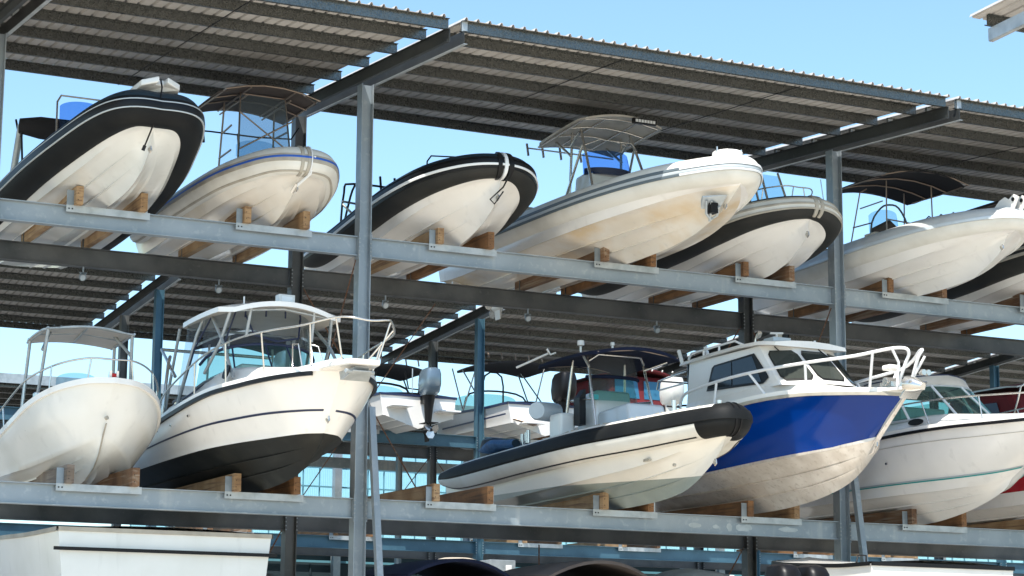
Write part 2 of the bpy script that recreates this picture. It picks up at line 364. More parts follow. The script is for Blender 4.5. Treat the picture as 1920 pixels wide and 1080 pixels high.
for x in (X1, X2):      # raking strut standing in front of each column
    mb = MB(); xs_ = x+.17
    mb.hexa([(xs_-.05, Y0-1.05, 0), (xs_+.05, Y0-1.05, 0), (xs_+.05, Y0-.95, 0), (xs_-.05, Y0-.95, 0),
             (xs_-.05, Y0-.1, 5.9), (xs_+.05, Y0-.1, 5.9), (xs_+.05, Y0, 5.9), (xs_-.05, Y0, 5.9)], 'steel')
    mb.build('raking_strut', front)
# second rack behind
RX = (15.55, 24.3, 32.8, 41.4); RY0, RY1 = 50.1, 53.02
PY2 = [49.0+1.09*k for k in range(7)]+[56.3]
S2 = [(x, x+1.0, z, 'wood') for z in (8.1, 5.38) for x in (17.0, 20.3, 25.6, 28.6, 34.2, 37.2)]
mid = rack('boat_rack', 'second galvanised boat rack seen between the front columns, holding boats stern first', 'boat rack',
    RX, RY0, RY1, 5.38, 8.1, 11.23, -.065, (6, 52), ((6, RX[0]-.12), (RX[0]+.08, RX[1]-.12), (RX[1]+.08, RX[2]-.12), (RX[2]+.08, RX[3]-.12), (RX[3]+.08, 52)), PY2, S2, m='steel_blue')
for x in (RX[1], RX[2]):
    rod(mid, (x+.1, RY1, 5.1), (x+2.2, RY1, 2)); rod(mid, (x-.1, RY1, 7.8), (x-2, RY1, 5.4)); rod(mid, (x+.1, RY1, 7.8), (x+2, RY1, 5.4))
# third rack far behind: only its roof and top beam show
par = thing('boat_rack', (20, 66, 0), 'far low-looking rack roof behind the white centre console boat, third row back', 'boat rack')
z3 = lambda y: 11.0+.0*(y-66)
for k in range(9):
    mb = MB(); zee(mb, 10, 75, 66.2+1.35*k, 10.82); mb.build('purlin', par)
mb = MB(); mb.box((10, 65.9, 10.9), (75, 65.97, 11.2), 'plate'); mb.build('fascia', par)
roof_sheet(par, 10, 75, 66, 78, lambda y: 11.02)
mb = MB(); mb.box((10, 77.5, 10.1), (75, 77.7, 10.5), 'steel'); mb.build('beam', par)
for x in (14.2, 24, 33, 42, 51): column(par, x, 69, 10.8, 'steel'); column(par, x, 75, 10.8, 'steel')
# translucent wall beyond
par = thing('shed_wall', (40, 80, 0), 'teal translucent gridded shed wall over dark cladding, far behind the racks', 'shed')
mb = MB(); mb.box((24, 80, 7.25), (78, 80.03, 11.6), 'poly'); mb.build('translucent_sheet', par)
mb = MB(); mb.box((8, 80.05, 0), (78, 80.2, 7.2), 'mastic')
for k in range(60): mb.box((8+k*1.17, 79.99, 0), (8.05+k*1.17, 80.05, 6.5), 'mastic')
mb.build('lower_cladding', par)
mb = MB()
for k in range(78): mb.box((24+k*.70, 79.93, 7.2), (24.035+k*.70, 79.995, 11.6), 'building_rail')
mb.build('mullion', par)
mb = MB()
for z in (7.25, 8.02, 8.78, 9.54, 10.3, 11.06): mb.box((24, 79.86, z), (78, 79.925, z+.06), 'building_rail')
for z in (6.95, 6.55): mb.box((8, 79.9, z), (78, 79.98, z+.09), 'building_rail')
mb.build('wall_rail', par)
for k in range(9):
    mb = MB(); mb.box((26.2+6*k, 79.5, 0), (26.5+6*k, 79.8, 11.6), 'steel'); mb.build('wall_post', par)
# roof corner of the nearer rack, top right
cz = lambda y: 10.82-.05*(y-23.4)
par = thing('boat_rack', (19.5, 23.4, 0), 'roof corner of a nearer rack jutting into the sky at top right', 'boat rack')
mb = MB()
def bar(x0, x1, za, zb):
    lo = [(x0, 14, cz(14)+za), (x1, 14, cz(14)+za), (x1, 23.4, cz(23.4)+za), (x0, 23.4, cz(23.4)+za)]
    mb.hexa(lo+[(p[0], p[1], p[2]-za+zb) for p in lo], 'plate')
bar(19.45, 19.46, .008, .19); bar(19.46, 19.53, 0, .008); bar(19.46, 19.53, .19, .198); mb.build('bearer', par)
for k in range(8):
    mb = MB(); zee(mb, 19.35, 32, 23.3-1.09*k, cz(23.3-1.09*k)+.203); mb.build('purlin', par)
roof_sheet(par, 19.2, 32, 14, 23.5, lambda y: cz(y)+.357)
for y in (17.5, 20.4): column(par, 26, y, cz(y), 'steel')
# ---------------------------------------------------------------- boat kit
class OB(MB):
    """mesh builder whose x is measured from the boat's centre line"""
    def __init__(s, xc): super().__init__(); s.xc = xc
    def add(s, pts): return super().add([(p[0]+s.xc, p[1], p[2]) for p in pts])
def zsplit(name, above, below, z, slope, rough=.3):
    m = mat(name, above, rough, 0, noise=(1.3, tuple(x*.9 for x in above), .4, .75), coat=.3); t = m.node_tree; b = t.nodes['Principled BSDF']
    tc = t.nodes.new('ShaderNodeTexCoord'); sp = t.nodes.new('ShaderNodeSeparateXYZ'); t.links.new(tc.outputs['Object'], sp.inputs[0])
    ma = t.nodes.new('ShaderNodeMath'); ma.operation = 'MULTIPLY_ADD'; ma.inputs[1].default_value = slope; ma.inputs[2].default_value = z
    t.links.new(sp.outputs[1], ma.inputs[0])
    gt = t.nodes.new('ShaderNodeMath'); gt.operation = 'GREATER_THAN'; t.links.new(sp.outputs[2], gt.inputs[0]); t.links.new(ma.outputs[0], gt.inputs[1])
    old = b.inputs['Base Color'].links[0].from_socket
    n = t.nodes.new('ShaderNodeTexNoise'); n.inputs['Scale'].default_value = 2; n.inputs['Detail'].default_value = 8; t.links.new(tc.outputs['Object'], n.inputs[0])
    lo = t.nodes.new('ShaderNodeMix'); lo.data_type = 'RGBA'; t.links.new(n.outputs[0], lo.inputs[0])
    lo.inputs[6].default_value = (*[c*.7 for c in below], 1); lo.inputs[7].default_value = (*[c*1.25 for c in below], 1)
    mx = t.nodes.new('ShaderNodeMix'); mx.data_type = 'RGBA'; t.links.new(gt.outputs[0], mx.inputs[0]); t.links.new(lo.outputs[2], mx.inputs[6]); t.links.new(old, mx.inputs[7])
    t.links.new(mx.outputs[2], b.inputs['Base Color'])
    return m
STR = [(0, 0), (.1, 0), (.2, 0), (.30, .0), (.335, .022), (.34, 0), (.45, 0), (.6, .0), (.635, .022), (.64, 0), (.75, 0), (.87, 0), (.95, .0), (1, .02)]
PLAIN = [(k/8, 0) for k in range(9)]
def hull_rows(rails, segs, n, stem=None, tw=1.6):
    """rails: lists of (dx, Y, Z) with the same count; segs between rails: list of (fraction, outward offset)"""
    K = len(rails[0])-1; rows = []; par = []
    for i in range(n+1):
        t = K*(i/n)**1.25
        rp = [Vector(cr(r, t)) for r in rails]
        for v in rp: v.x = max(v.x, 0)
        row = []; pr = []
        for s, seg in enumerate(segs):
            a, b = rp[s], rp[s+1]; d = b-a; nn = Vector((d.z, 0, -d.x))
            nn = nn.normalized() if nn.length > 1e-6 else Vector((1, 0, 0))
            ta = min(1, d.length*3)
            for k, (f, off) in enumerate(seg):
                if s > 0 and k == 0: continue
                p = a+d*f+nn*off*ta*(min(1, max(0, t-.9)/1.4) if s == 0 else 1)
                if stem and s == 0 and t < tw:
                    sy, sz = cr(stem, f*(len(stem)-1)); wt = (1-t/tw)**2
                    r0 = rails[0][0]; r1 = rails[1][0]
                    p.y += wt*(sy-(r0[1]+(r1[1]-r0[1])*f)); p.z += wt*(sz-(r0[2]+(r1[2]-r0[2])*f))
                if a.x < 1e-4 and b.x < 1e-4: p.x = 0
                row.append(tuple(p)); pr.append((s, f))
        rows.append(row); par.append(pr)
    return rows, par
def make_hull(par, xc, rails, segs, mats, n=44, name='hull', trans='white', stem=None, tw=1.6, sm=32):
    mb = OB(xc); rows, pr = hull_rows(rails, segs, n, stem, tw)
    def mf(i, j): s = pr[i][j+1][0]; return mats[s]
    mb.grid([r[::-1] for r in rows], lambda i, j: mats[pr[i][len(pr[i])-1-j][0]])
    mb.grid([[(-p[0], p[1], p[2]) for p in r] for r in rows], mf)
    last = rows[-1]
    mb.face(mb.add([(-p[0], p[1], p[2]) for p in last[::-1]]+[p for p in last[1:]])[::-1], trans)
    o = mb.build(name, par, smooth=sm)
    return rows, o
def make_deck(par, xc, rail, m, n=30, camber=.05, inset=.0, dz=0, name='deck', t0=0, t1=None):
    mb = OB(xc); K = (len(rail)-1) if t1 is None else t1; R = []
    for i in range(n+1):
        x, y, z = cr(rail, t0+(K-t0)*i/n); x = max(x-inset, 0)
        R.append([(x*f, y, z+dz+camber*(1-f*f)) for f in (-1, -.8, -.4, 0, .4, .8, 1)])
    mb.grid(R, m); return mb.build(name, par, smooth=40)
def rail_strip(par, xc, rail, w0, w1, out, m, name, n=60, t0=0, t1=None):
    """flat moulding following a rail on both sides: from z+w0 to z+w1, standing out by out"""
    K = (len(rail)-1) if t1 is None else t1
    pts = [cr(rail, t0+(K-t0)*(i/n)) for i in range(n+1)]
    full = [(-x, y, z) for x, y, z in pts[::-1]]+([] if t0 else [])+[p for p in pts[(1 if t0 == 0 else 0):]]
    chunks = [full] if t0 == 0 else [pts, [(-x, y, z) for x, y, z in pts]]
    for ch in chunks:
        mb = OB(xc); R = []
        for k, p in enumerate(ch):
            a = Vector(ch[max(k-1, 0)]); b = Vector(ch[min(k+1, len(ch)-1)]); t = (b-a); t.z = 0; t = t.normalized() if t.length > 0 else Vector((1, 0, 0))
            nn = Vector((t.y, -t.x, 0))
            if nn.x*p[0] < 0 or (abs(p[0]) < .05 and nn.y > 0): nn = -nn
            q = Vector(p); R.append([tuple(q-nn*.01+Vector((0, 0, w0))), tuple(q+nn*out+Vector((0, 0, w0))), tuple(q+nn*out+Vector((0, 0, w1))), tuple(q-nn*.01+Vector((0, 0, w1)))])
        mb.grid(R, m, closed=True); mb.build(name, par, smooth=40)
def side_point(rails, s, f, t, out=.006):
    a = Vector(cr(rails[s], t)); b = Vector(cr(rails[s+1], t)); a.x = max(a.x, 0); b.x = max(b.x, 0); d = b-a
    nn = Vector((d.z, 0, -d.x)); nn = nn.normalized() if nn.length > 1e-6 else Vector((1, 0, 0))
    return a+d*f, nn
def stripe(par, xc, rails, s, f0, f1, m, name='pinstripe', t0=.15, t1=None, n=60, out=.006, extra=None):
    t1 = t1 or len(rails[0])-1
    for sx in (1, -1):
        mb = OB(xc); R = []
        for i in range(n+1):
            t = t0+(t1-t0)*(i/n)**1.25
            a, nn = side_point(rails, s, f0, t); b, _ = side_point(rails, s, f1, t)
            q = extra(0) if extra else 0
            row = [a, a+nn*(out), b+nn*(out), b]
            R.append([(sx*p.x, p.y, p.z) for p in row])
        mb.grid(R, m); mb.build(name, par, smooth=40)
class Tube:
    """inflatable collar: P = (dx, Y, Z, r) from the nose to the stern on one side"""
    def __init__(s, xc, P): s.xc = xc; s.P = [(-p[0], *p[1:]) for p in P[::-1]]+[tuple(p) for p in P[1:]]; s.K = len(P)-1
    def at(s, t):
        """t from -K (left stern) to K (right stern)"""
        t = max(-s.K, min(s.K, t)); u = t+s.K
        p = Vector(cr(s.P, u)[:3]); r = max(cr(s.P, u)[3], .01)
        e = 1e-3; a = Vector(cr(s.P, max(u-e, 0))[:3]); b = Vector(cr(s.P, min(u+e, 2*s.K-1e-6))[:3]); T = (b-a).normalized()
        N = T.cross(Vector((0, 0, 1))).normalized(); U = N.cross(T).normalized()
        return p, r, N, U
    def pt(s, t, th, k=1.0, add=0):
        p, r, N, U = s.at(t); a = math.radians(th); return tuple(p+(r*k+add)*(math.cos(a)*N+math.sin(a)*U))
    def mesh(s, par, mf, n=120, m=36):
        mb = OB(s.xc); ts = [-s.K+2*s.K*i/n for i in range(n+1)]
        ths = [360*j/m-180 for j in range(m)]
        rows = [[s.pt(t, th) for th in ths] for t in ts]
        ids = mb.grid(rows, lambda i, j: mf((ths[j]+180/m), (ts[i]+ts[i+1])/2), closed=True)
        # seams: cone ends
        for e, d in ((0, -1), (-1, 1)):
            p, r, N, U = s.at(-s.K if e == 0 else s.K); c = mb.add([tuple(p+Vector((0, .12, 0)))])[0]; k = ids[e]
            for j in range(m): mb.face([k[j], k[(j+1) % m], c][::d], mf(ths[j], s.K))
        return mb.build('inflatable_tube', par, smooth=60)
    def strip(s, par, th0, th1, m, add=.014, t0=None, t1=None, n=120, name='rubbing_strake'):
        t0 = -s.K+.1 if t0 is None else t0; t1 = s.K-.1 if t1 is None else t1
        mb = OB(s.xc); rows = []
        for i in range(n+1):
            t = t0+(t1-t0)*i/n; q = (th1-th0)*.2
            rows.append([s.pt(t, th0, add=-.01), s.pt(t, th0+q*.3, add=add*.8), s.pt(t, (th0+th1)/2, add=add), s.pt(t, th1-q*.3, add=add*.8), s.pt(t, th1, add=-.01)])
        ids = mb.grid(rows, m); return mb.build(name, par, smooth=60)
    def ring(s, par, t, w, m, add=.012, th0=-180, th1=180, name='tube_strap'):
        mb = OB(s.xc); n = 28; rows = []
        for a, ad in ((-w/2, -.005), (-w/2*.8, add), (w/2*.8, add), (w/2, -.005)):
            rows.append([s.pt(t+a, th0+(th1-th0)*k/n, add=ad) for k in range(n+1)])
        mb.grid(rows, m); return mb.build(name, par, smooth=40)
def split_keel(keel, m=2):
    """first m+1 points are the stem; returns (stem from the forefoot up, keel rail resampled)"""
    K = len(keel)-1
    rail = [cr(keel, m+(K-m)*k/K) for k in range(K+1)]
    return [keel[m-i] for i in range(m+1)], rail
def rib_rails(T, keel, fz, cf=.93, att=-100):
    top = []; K = T.K
    for k in range(K+1):
        p = Vector(T.pt(k, att, .97)); x = max(p.x, 0) if k else 0
        top.append((x, p.y, p.z))
    stem, kr = split_keel(keel); head = keel[0]; keel = kr
    kl = [(0, y, z) for y, z in keel]
    ch = []
    for k in range(K+1):
        f = fz[k]; ch.append((top[k][0]*cf if k else 0, keel[k][0]+(top[k][1]-keel[k][0])*(.85 if k else 1), keel[k][1]+(top[k][2]-keel[k][1])*f))
    ch[0] = (0, top[0][1]*.6+head[0]*.4, (top[0][2]+head[1])/2)
    return [kl, ch, top], stem+[ch[0][1:]]
FZ = [.7, .95, .86, .74, .62, .55, .5, .5]
def rib(name, label, xc, P, keel, zbase, mf, hullmat='white', bottom=None, deckmat='bluegrey', fz=FZ, group='inflatable boats on the top tier', att=-100, cf=.93, hm=None, fine=False):
    par = thing(name, (xc, P[0][1], zbase), label, 'boat', group)
    T = Tube(xc, P); R, stem = rib_rails(T, keel, fz, cf, att)
    make_hull(par, xc, R, [STR, [(k/3, .012*math.sin(math.pi*k/3)) for k in range(4)]], hm or [bottom or hullmat, hullmat], trans=hullmat, stem=stem)
    T.mesh(par, mf, n=260 if fine else 120)
    inner = [(max(p[0]-.02, 0), p[1]+(.15 if k < 2 else 0), p[2]) for k, p in enumerate([tuple(T.at(k)[0]) for k in range(T.K+1)])]
    inner[0] = (0, inner[0][1], inner[0][2])
    make_deck(par, xc, inner, deckmat, dz=-.02, camber=.02)
    mb = OB(xc); s = P[-2]; mb.box((-s[0]+.05, keel[-1][0]-.06, keel[-1][1]+.15), (s[0]-.05, keel[-1][0]+.0, s[2]+.1), hullmat); mb.build('transom', par)
    return par, T, R
def screen(par, xc, w, yc, d, z0, z1, rake, m, frame=None, k=.0, name='windscreen', n=16, low=.55, span=78):
    """bowed windscreen: half width w, bowing forward (towards -Y) by d"""
    mb = OB(xc); R0, R1 = [], []
    for i in range(n+1):
        a = math.radians(-span+2*span*i/n); x = w*math.sin(a)/math.sin(math.radians(span)); y = yc-d*math.cos(a)
        h = (z1-z0)*(low+(1-low)*max(0, math.cos(a))**.5)
        R0.append((x, y, z0)); R1.append((x*.93, y+rake, z0+h))
    mid = [tuple((Vector(p)+Vector(q))/2) for p, q in zip(R0, R1)]
    mb.grid([R0, mid, R1], m); o = mb.build(name, par, smooth=60)
    if frame:
        mb = OB(xc); mb.tube([R0[0]]+R1+[R0[-1]], .012, frame, 6); mb.build('screen_frame', o if False else par)
    return R0, R1
def console(par, xc, w, y0, y1, z0, z1, m, rake=.12, name='console'):
    mb = OB(xc)
    mb.hexa([(-w, y0, z0), (w, y0, z0), (w, y1, z0), (-w, y1, z0), (-w*.82, y0+rake, z1), (w*.82, y0+rake, z1), (w*.86, y1, z1-.05), (-w*.86, y1, z1-.05)], m)
    return mb.build(name, par, bevel=.05, smooth=50)
def canopy(par, xc, w, y0, y1, z, m, camber=.12, th=.03, name='canopy', zs=0, edge=None, rnd=.25, under=None):
    """arched top, half width w, from y0 to y1, edges at z"""
    mb = OB(xc); nx, ny = 12, 8; up, dn = [], []
    for j in range(ny+1):
        f = j/ny; y = y0+(y1-y0)*f; e = 1-rnd*.35*(max(0, abs(2*f-1)-.7)/.3)**2
        rowu = []; rowd = []
        for i in range(nx+1):
            g_ = -1+2*i/nx; zz = z+zs*f+camber*(1-g_*g_)-.03*(2*f-1)**2
            yy = y+ (0 if 0 < j < ny else (.10*(g_*g_)*(1 if j == 0 else -1)))
            rowu.append((g_*w*e, yy, zz+th)); rowd.append((g_*w*e, yy, zz))
        up.append(rowu); dn.append(rowd)
    a = mb.grid(up, m); b = mb.grid([r[::-1] for r in dn], under or m)
    def edge_(A, B): 
        for k in range(len(A)-1): mb.face([A[k], A[k+1], B[k+1], B[k]], edge or m)
    bb = [r[::-1] for r in b]
    edge_(bb[0], a[0]); edge_(a[-1], bb[-1])
    edge_([r[0] for r in a], [r[0] for r in bb]); edge_([r[-1] for r in bb], [r[-1] for r in a])
    return mb.build(name, par, smooth=40)
def bars(par, xc, lst, r, m, name='frame', n=8, smooth=0):
    groups = [[], []]
    for pts in lst: groups[1 if min(p[0] for p in pts) > .02 and not any(max(q[0] for q in z) > .3 and min(q[0] for q in z) < -.3 for z in lst) else 0].append(pts)
    for gr in groups:
        if gr:
            mb = OB(xc)
            for pts in gr: mb.tube(pts, r, m, n, smooth=smooth)
            o = mb.build(name, par, smooth=60)
    return o
def mirror(lst): return lst+[[(-p[0], p[1], p[2]) for p in q] for q in lst]
def bow_eye(par, xc, y, z):
    mb = OB(xc); mb.tube([(0, y, z+.05), (0, y-.05, z+.04), (0, y-.06, z-.02), (0, y-.01, z-.05)], .010, 'ssteel', 6); mb.tube([(0, y-.005, z), (0, y-.015, z)], .035, 'tan_band', 10); mb.build('bow_eye', par)
def fittings(par, xc, lst, r=.022):
    for x, y, z in lst:
        mb = OB(xc); sx = 1 if x > 0 else -1; mb.tube([(x, y, z), (x+sx*.02, y-.004, z)], r, 'ssteel', 10); mb.tube([(x+sx*.02, y, z), (x+sx*.024, y-.004, z)], r*.6, 'black', 8); mb.build('skin_fitting', par)
def rod_holders(par, xc, xs, y, z, m, h=.22):
    for x in xs:
        mb = OB(xc); mb.tube([(x, y, z-h*.5), (x, y+.06, z+h*.5)], .022, m, 8); mb.build('rod_holder', par, smooth=50)
def outboard(par, x, y, z, m, mleg=None, s=1.0, name='outboard_motor'):
    """hung on the transom: cowling, leg, gearcase, propeller; y is the transom, z the transom top"""
    mleg = mleg or m
    mb = MB(); R = []
    for k, (zz, w, d) in enumerate([(-.05, .15, .20), (.02, .19, .27), (.2, .21, .31), (.42, .20, .29), (.52, .17, .24), (.56, .10, .14)]):
        R.append([(x+s*w*math.copysign(abs(math.cos(a))**.6, math.cos(a)), y+s*(.32+.02*k)+s*d*math.copysign(abs(math.sin(a))**.6, math.sin(a)), z+s*zz+s*.1) for a in (2*math.pi*i/20 for i in range(20))])
    ids = mb.grid(R, m, closed=True); mb.face(ids[-1], m); mb.face(ids[0][::-1], m)
    o = mb.build(name, par, smooth=40)
    mb = MB(); mb.tube([(x, y+s*.33, z+s*.08), (x, y+s*.32, z-s*.25), (x, y+s*.30, z-s*.62)], [s*.15, s*.10, s*.07], mleg, 12)
    mb.box((x-s*.14, y+s*.12, z-s*.58), (x+s*.14, y+s*.55, z-s*.565), mleg)
    mb.box((x-s*.06, y, z-s*.1), (x+s*.06, y+s*.3, z+s*.05), 'black'); mb.build('motor_leg', o, smooth=40)
    mb = MB(); mb.tube([(x, y+s*.08, z-s*.74), (x, y+s*.16, z-s*.74), (x, y+s*.42, z-s*.74), (x, y+s*.5, z-s*.74)], [s*.02, s*.065, s*.06, s*.03], mleg, 12)
    mb.hexa([(x-.01, y+s*.15, z-s*.98), (x+.01, y+s*.15, z-s*.98), (x+.01, y+s*.35, z-s*.98), (x-.01, y+s*.35, z-s*.98), (x-.03, y+s*.12, z-s*.6), (x+.03, y+s*.12, z-s*.6), (x+.03, y+s*.4, z-s*.6), (x-.03, y+s*.4, z-s*.6)], mleg)
    mb.build('gearcase', o, smooth=40)
    mb = MB()
    for k in range(3):
        a = math.radians(120*k+20); c, sn = math.cos(a), math.sin(a)
        P_ = [(.02, -.06), (.11, -.09), (.19, -.03), (.18, .06), (.10, .08), (.02, .05)]
        mb.slab([(x+s*(c*p-sn*q), y+s*(.47+q*.5), z+s*(-.74+sn*p+c*q)) for p, q in P_], (0, .012, 0), 'ssteel')
    mb.build('propeller', o)
    return o
def railing(par, xc, top, feet, r=.014, m='ssteel', name='bow_rail'):
    """top: half path from nose aft; feet: (dx, Y, z_deck, dx_top, Y_top, z_top)"""
    full = [(-p[0], p[1], p[2]) for p in top[::-1]]+top[(1 if abs(top[0][0]) < .01 else 0):]
    mb = OB(xc); mb.tube(full, r, m, 8, smooth=6)
    for a, b, c, d, e, f in feet:
        for sx in (1, -1): mb.tube([(sx*a, b, c), (sx*d, e, f)], r*.9, m, 8)
    return mb.build(name, par, smooth=60)
# ---------------------------------------------------------------- top tier, left to right
# black RIB
xc = 8.6
u1, T, R = rib('rib_boat', 'black tubed inflatable with blue windscreen and folded black bimini, leftmost on the top tier', xc,
    [(0,28.14,9.55,.25),(.34,28.16,9.54,.26),(.56,28.6,9.48,.27),(.75,29.5,9.36,.27),(.93,30.8,9.2,.27),(1.0,32.8,9.05,.27),(.99,35,9.0,.27),(.97,36.4,9.05,.15)],
    [(28.28,9.30),(28.45,9.02),(28.75,8.82),(29.5,8.65),(30.8,8.62),(33,8.64),(35.2,8.68),(36.0,8.70)], ZU,
    lambda th, t: 'navy_tube' if th > 30 else 'black_tube', 'grey_white', deckmat='bluegrey')
T.strip(u1, -10, 14, 'black', .02); T.strip(u1, 13, 17, 'pale_line', .022, name='piping'); T.strip(u1, -13, -9, 'pale_line', .022, name='piping')
mb = OB(xc); mb.slab([(-.34, 28.35, 9.78), (-.28, 28.0, 9.84), (-.06, 27.86, 9.88), (-.06, 28.05, 9.88), (.06, 28.05, 9.88), (.06, 27.86, 9.88), (.28, 28.0, 9.84), (.34, 28.35, 9.78)], (0, 0, .09), 'grey_white'); mb.build('bow_step', u1, bevel=.02)
mb = OB(xc); mb.tube([(0, 28.0, 9.95), (0, 27.93, 9.83), (-.03, 27.93, 9.5), (-.08, 28.1, 9.25), (-.12, 28.3, 9.02)], .012, 'black', 6); mb.tube([(-.11, 28.28, 9.06), (-.13, 28.3, 8.99)], .025, 'black', 6); mb.build('bow_line', u1)
console(u1, xc, .36, 31.95, 32.6, 9.2, 10.15, 'grey_white')
screen(u1, xc, .36, 32.1, .22, 10.05, 10.62, .12, 'blue_glass', low=.8)
mb = OB(xc); mb.box((-.22, 32.0, 10.1), (.26, 32.5, 10.28), 'navy_line'); mb.build('instrument_pod', u1, bevel=.04)
bars(u1, xc, [[(-.45, 31.85, 9.35), (-.44, 31.92, 10.55), (-.38, 31.93, 10.66), (.38, 31.93, 10.66), (.44, 31.92, 10.55), (.45, 31.85, 9.35)]], .016, 'ssteel', 'console_rail')
bars(u1, xc, [[(-.92, 32.7, 9.2), (-.86, 32.45, 10.25)], [(.92, 32.7, 9.2), (.86, 32.45, 10.25)]], .055, 'plate', 'arch_post')
bars(u1, xc, [[(-.80, 32.4, 9.3), (-.88, 32.35, 10.2)], [(-.92, 32.55, 10.35), (-.9, 32.5, 10.2), (-.86, 32.45, 10.05)]], .018, 'black', 'arch_stay')
mb = OB(xc); mb.tube([(-.9, 32.4, 10.22), (-.6, 32.3, 10.2), (0, 32.25, 10.18), (.6, 32.3, 10.2), (.9, 32.4, 10.2)], [.12, .18, .19, .18, .12], 'canvas_black', 12); mb.build('folded_bimini', u1, smooth=60)
# cream RIB, brown top
xc = 11.19
u2, T, R = rib('rib_boat', 'cream inflatable with blue stripe, brown canvas top and clear vinyl enclosure, top tier', xc,
    [(0,29.2,9.35,.21),(.3,29.27,9.34,.21),(.5,29.6,9.32,.22),(.74,30.25,9.27,.22),(.88,31.1,9.2,.22),(.92,32.6,9.15,.22),(.9,34,9.12,.21),(.88,34.6,9.15,.13)],
    [(29.3,9.12),(29.5,8.95),(29.86,8.77),(30.42,8.61),(31.4,8.58),(32.6,8.59),(34,8.62),(34.4,8.64)], ZU,
    lambda th, t: 'white_tube', 'cream', att=-80)
T.strip(u2, -14, 20, 'tan_band', .016); T.strip(u2, 1, 10, 'blue_band', .024, name='blue_stripe'); T.strip(u2, -62, -52, 'tan_band', .012, name='tube_seam')
for t in (-.18, .12): T.ring(u2, t, .16, 'tan_band', .02)
T.ring(u2, .22, .05, 'white_band', .03)
mb = OB(xc); mb.tube([(.12, 28.98, 9.4), (.1, 29.1, 9.15), (-.02, 29.35, 9.0), (-.05, 29.42, 8.93)], .02, 'white_band', 6); mb.tube([(-.02, 29.33, 9.03), (-.06, 29.43, 8.92)], .03, 'ssteel', 6); mb.build('bow_line', u2)
canopy(u2, xc, .80, 30.5, 32.15, 10.72, 'canvas_brown', camber=.14, th=.02)
top = lambda x: 10.72+.14*(1-(x/.80)**2)-.02
fr = [[(x*.78, y, top(x*.78)-.005) for x in (-1, -.6, -.2, .2, .6, 1)] for y in (30.5, 31.1, 31.5, 32.1)]
fr += mirror([[(.76, 30.52, top(.76)), (.77, 32.1, top(.77))], [(.36, 30.52, top(.4)-.02), (.36, 32.1, top(.4)-.02)], [(.36, 30.7, top(.4)-.1), (.36, 32.0, top(.4)-.1)]])
bars(u2, xc, fr, .013, 'bronze', 'canopy_frame')
bars(u2, xc, mirror([[(.47, 30.75, 9.2), (.37, 31.0, 10.85)], [(.47, 31.75, 9.2), (.42, 31.6, 10.85)], [(.47, 31.1, 9.9), (.45, 31.7, 9.9)], [(.47, 31.1, 10.3), (.43, 31.65, 10.3)]]), .016, 'bronze', 't_top_leg')
bars(u2, xc, [[(-.44, 30.8, 10.45), (.44, 30.76, 9.85)], [(.44, 30.8, 10.4), (-.44, 30.76, 9.85)], [(-.37, 30.98, 10.8), (.37, 30.98, 10.8)]], .013, 'bronze', 'cross_brace')
mb = OB(xc)
mb.poly([(-.46, 30.76, 9.4), (.46, 30.76, 9.4), (.39, 30.98, 10.8), (-.39, 30.98, 10.8)], 'blue_vinyl_clear')
mb.poly([(-.46, 30.77, 9.4), (-.46, 31.75, 9.4), (-.42, 31.6, 10.8), (-.39, 30.99, 10.8)], 'clear')
mb.poly([(.46, 30.77, 9.4), (.46, 31.75, 9.4), (.42, 31.6, 10.8), (.39, 30.99, 10.8)], 'clear'); mb.build('vinyl_enclosure', u2)
console(u2, xc, .38, 31.0, 31.6, 9.2, 9.85, 'grey_white'); screen(u2, xc, .36, 31.2, .2, 9.82, 10.1, .08, 'pale_glass')
bars(u2, xc, [[(-.95, 32.25, 10.45), (-.4, 32.35, 10.5), (.4, 32.35, 10.5), (.95, 32.2, 10.5), (1.0, 32.0, 10.65)]], .014, 'black', 'rod_rack'); rod_holders(u2, xc, (-.75, -.5, .1), 32.35, 10.42, 'black')
bars(u2, xc, [[(-.95, 32.2, 10.6), (-1.2, 33.5, 9.3)]], .006, 'rust', 'stay')
# small black RIB
xc = 14.4
u3, T, R = rib('rib_boat', 'small dark inflatable with one bold white stripe and white nose strap, top tier', xc,
    [(0,28.98,9.6,.19),(.42,29.2,9.58,.21),(.78,29.8,9.5,.24),(.96,30.7,9.38,.25),(.99,31.8,9.25,.25),(.98,33,9.12,.24),(.95,34.2,9.05,.22),(.93,35,9.08,.1)],
    [(28.98,9.38),(29.16,9.06),(29.6,8.81),(30.5,8.61),(31.5,8.59),(32.6,8.6),(34,8.63),(34.5,8.65)], ZU,
    lambda th, t: 'navy_tube' if th > 22 else 'char_tube', 'white')
T.strip(u3, -24, 24, 'black', .012); T.strip(u3, -9, 2, 'white_band', .022, name='white_stripe'); T.strip(u3, 24, 32, 'black', .02)
for t, w_, m in ((-.16, .12, 'black'), (.0, .1, 'white_band'), (.14, .16, 'black')): T.ring(u3, t, w_, m, .03)
mb = OB(xc); mb.tube([(.07, 28.78, 9.6), (.06, 28.82, 9.42), (.0, 28.9, 9.25), (-.1, 29.15, 9.1), (-.05, 29.1, 9.02), (.03, 28.95, 9.2)], .013, 'black', 6); mb.build('bow_line', u3)
console(u3, xc, .3, 31.0, 31.5, 9.15, 9.9, 'black'); screen(u3, xc, .32, 31.3, .18, 9.85, 10.12, .08, 'pale_glass', low=.75)
bars(u3, xc, [[(-.32, 31.1, 9.6), (-.32, 31.05, 10.1), (-.25, 31.05, 10.2), (.25, 31.1, 10.25), (.4, 31.2, 10.1)]], .014, 'black', 'console_rail')
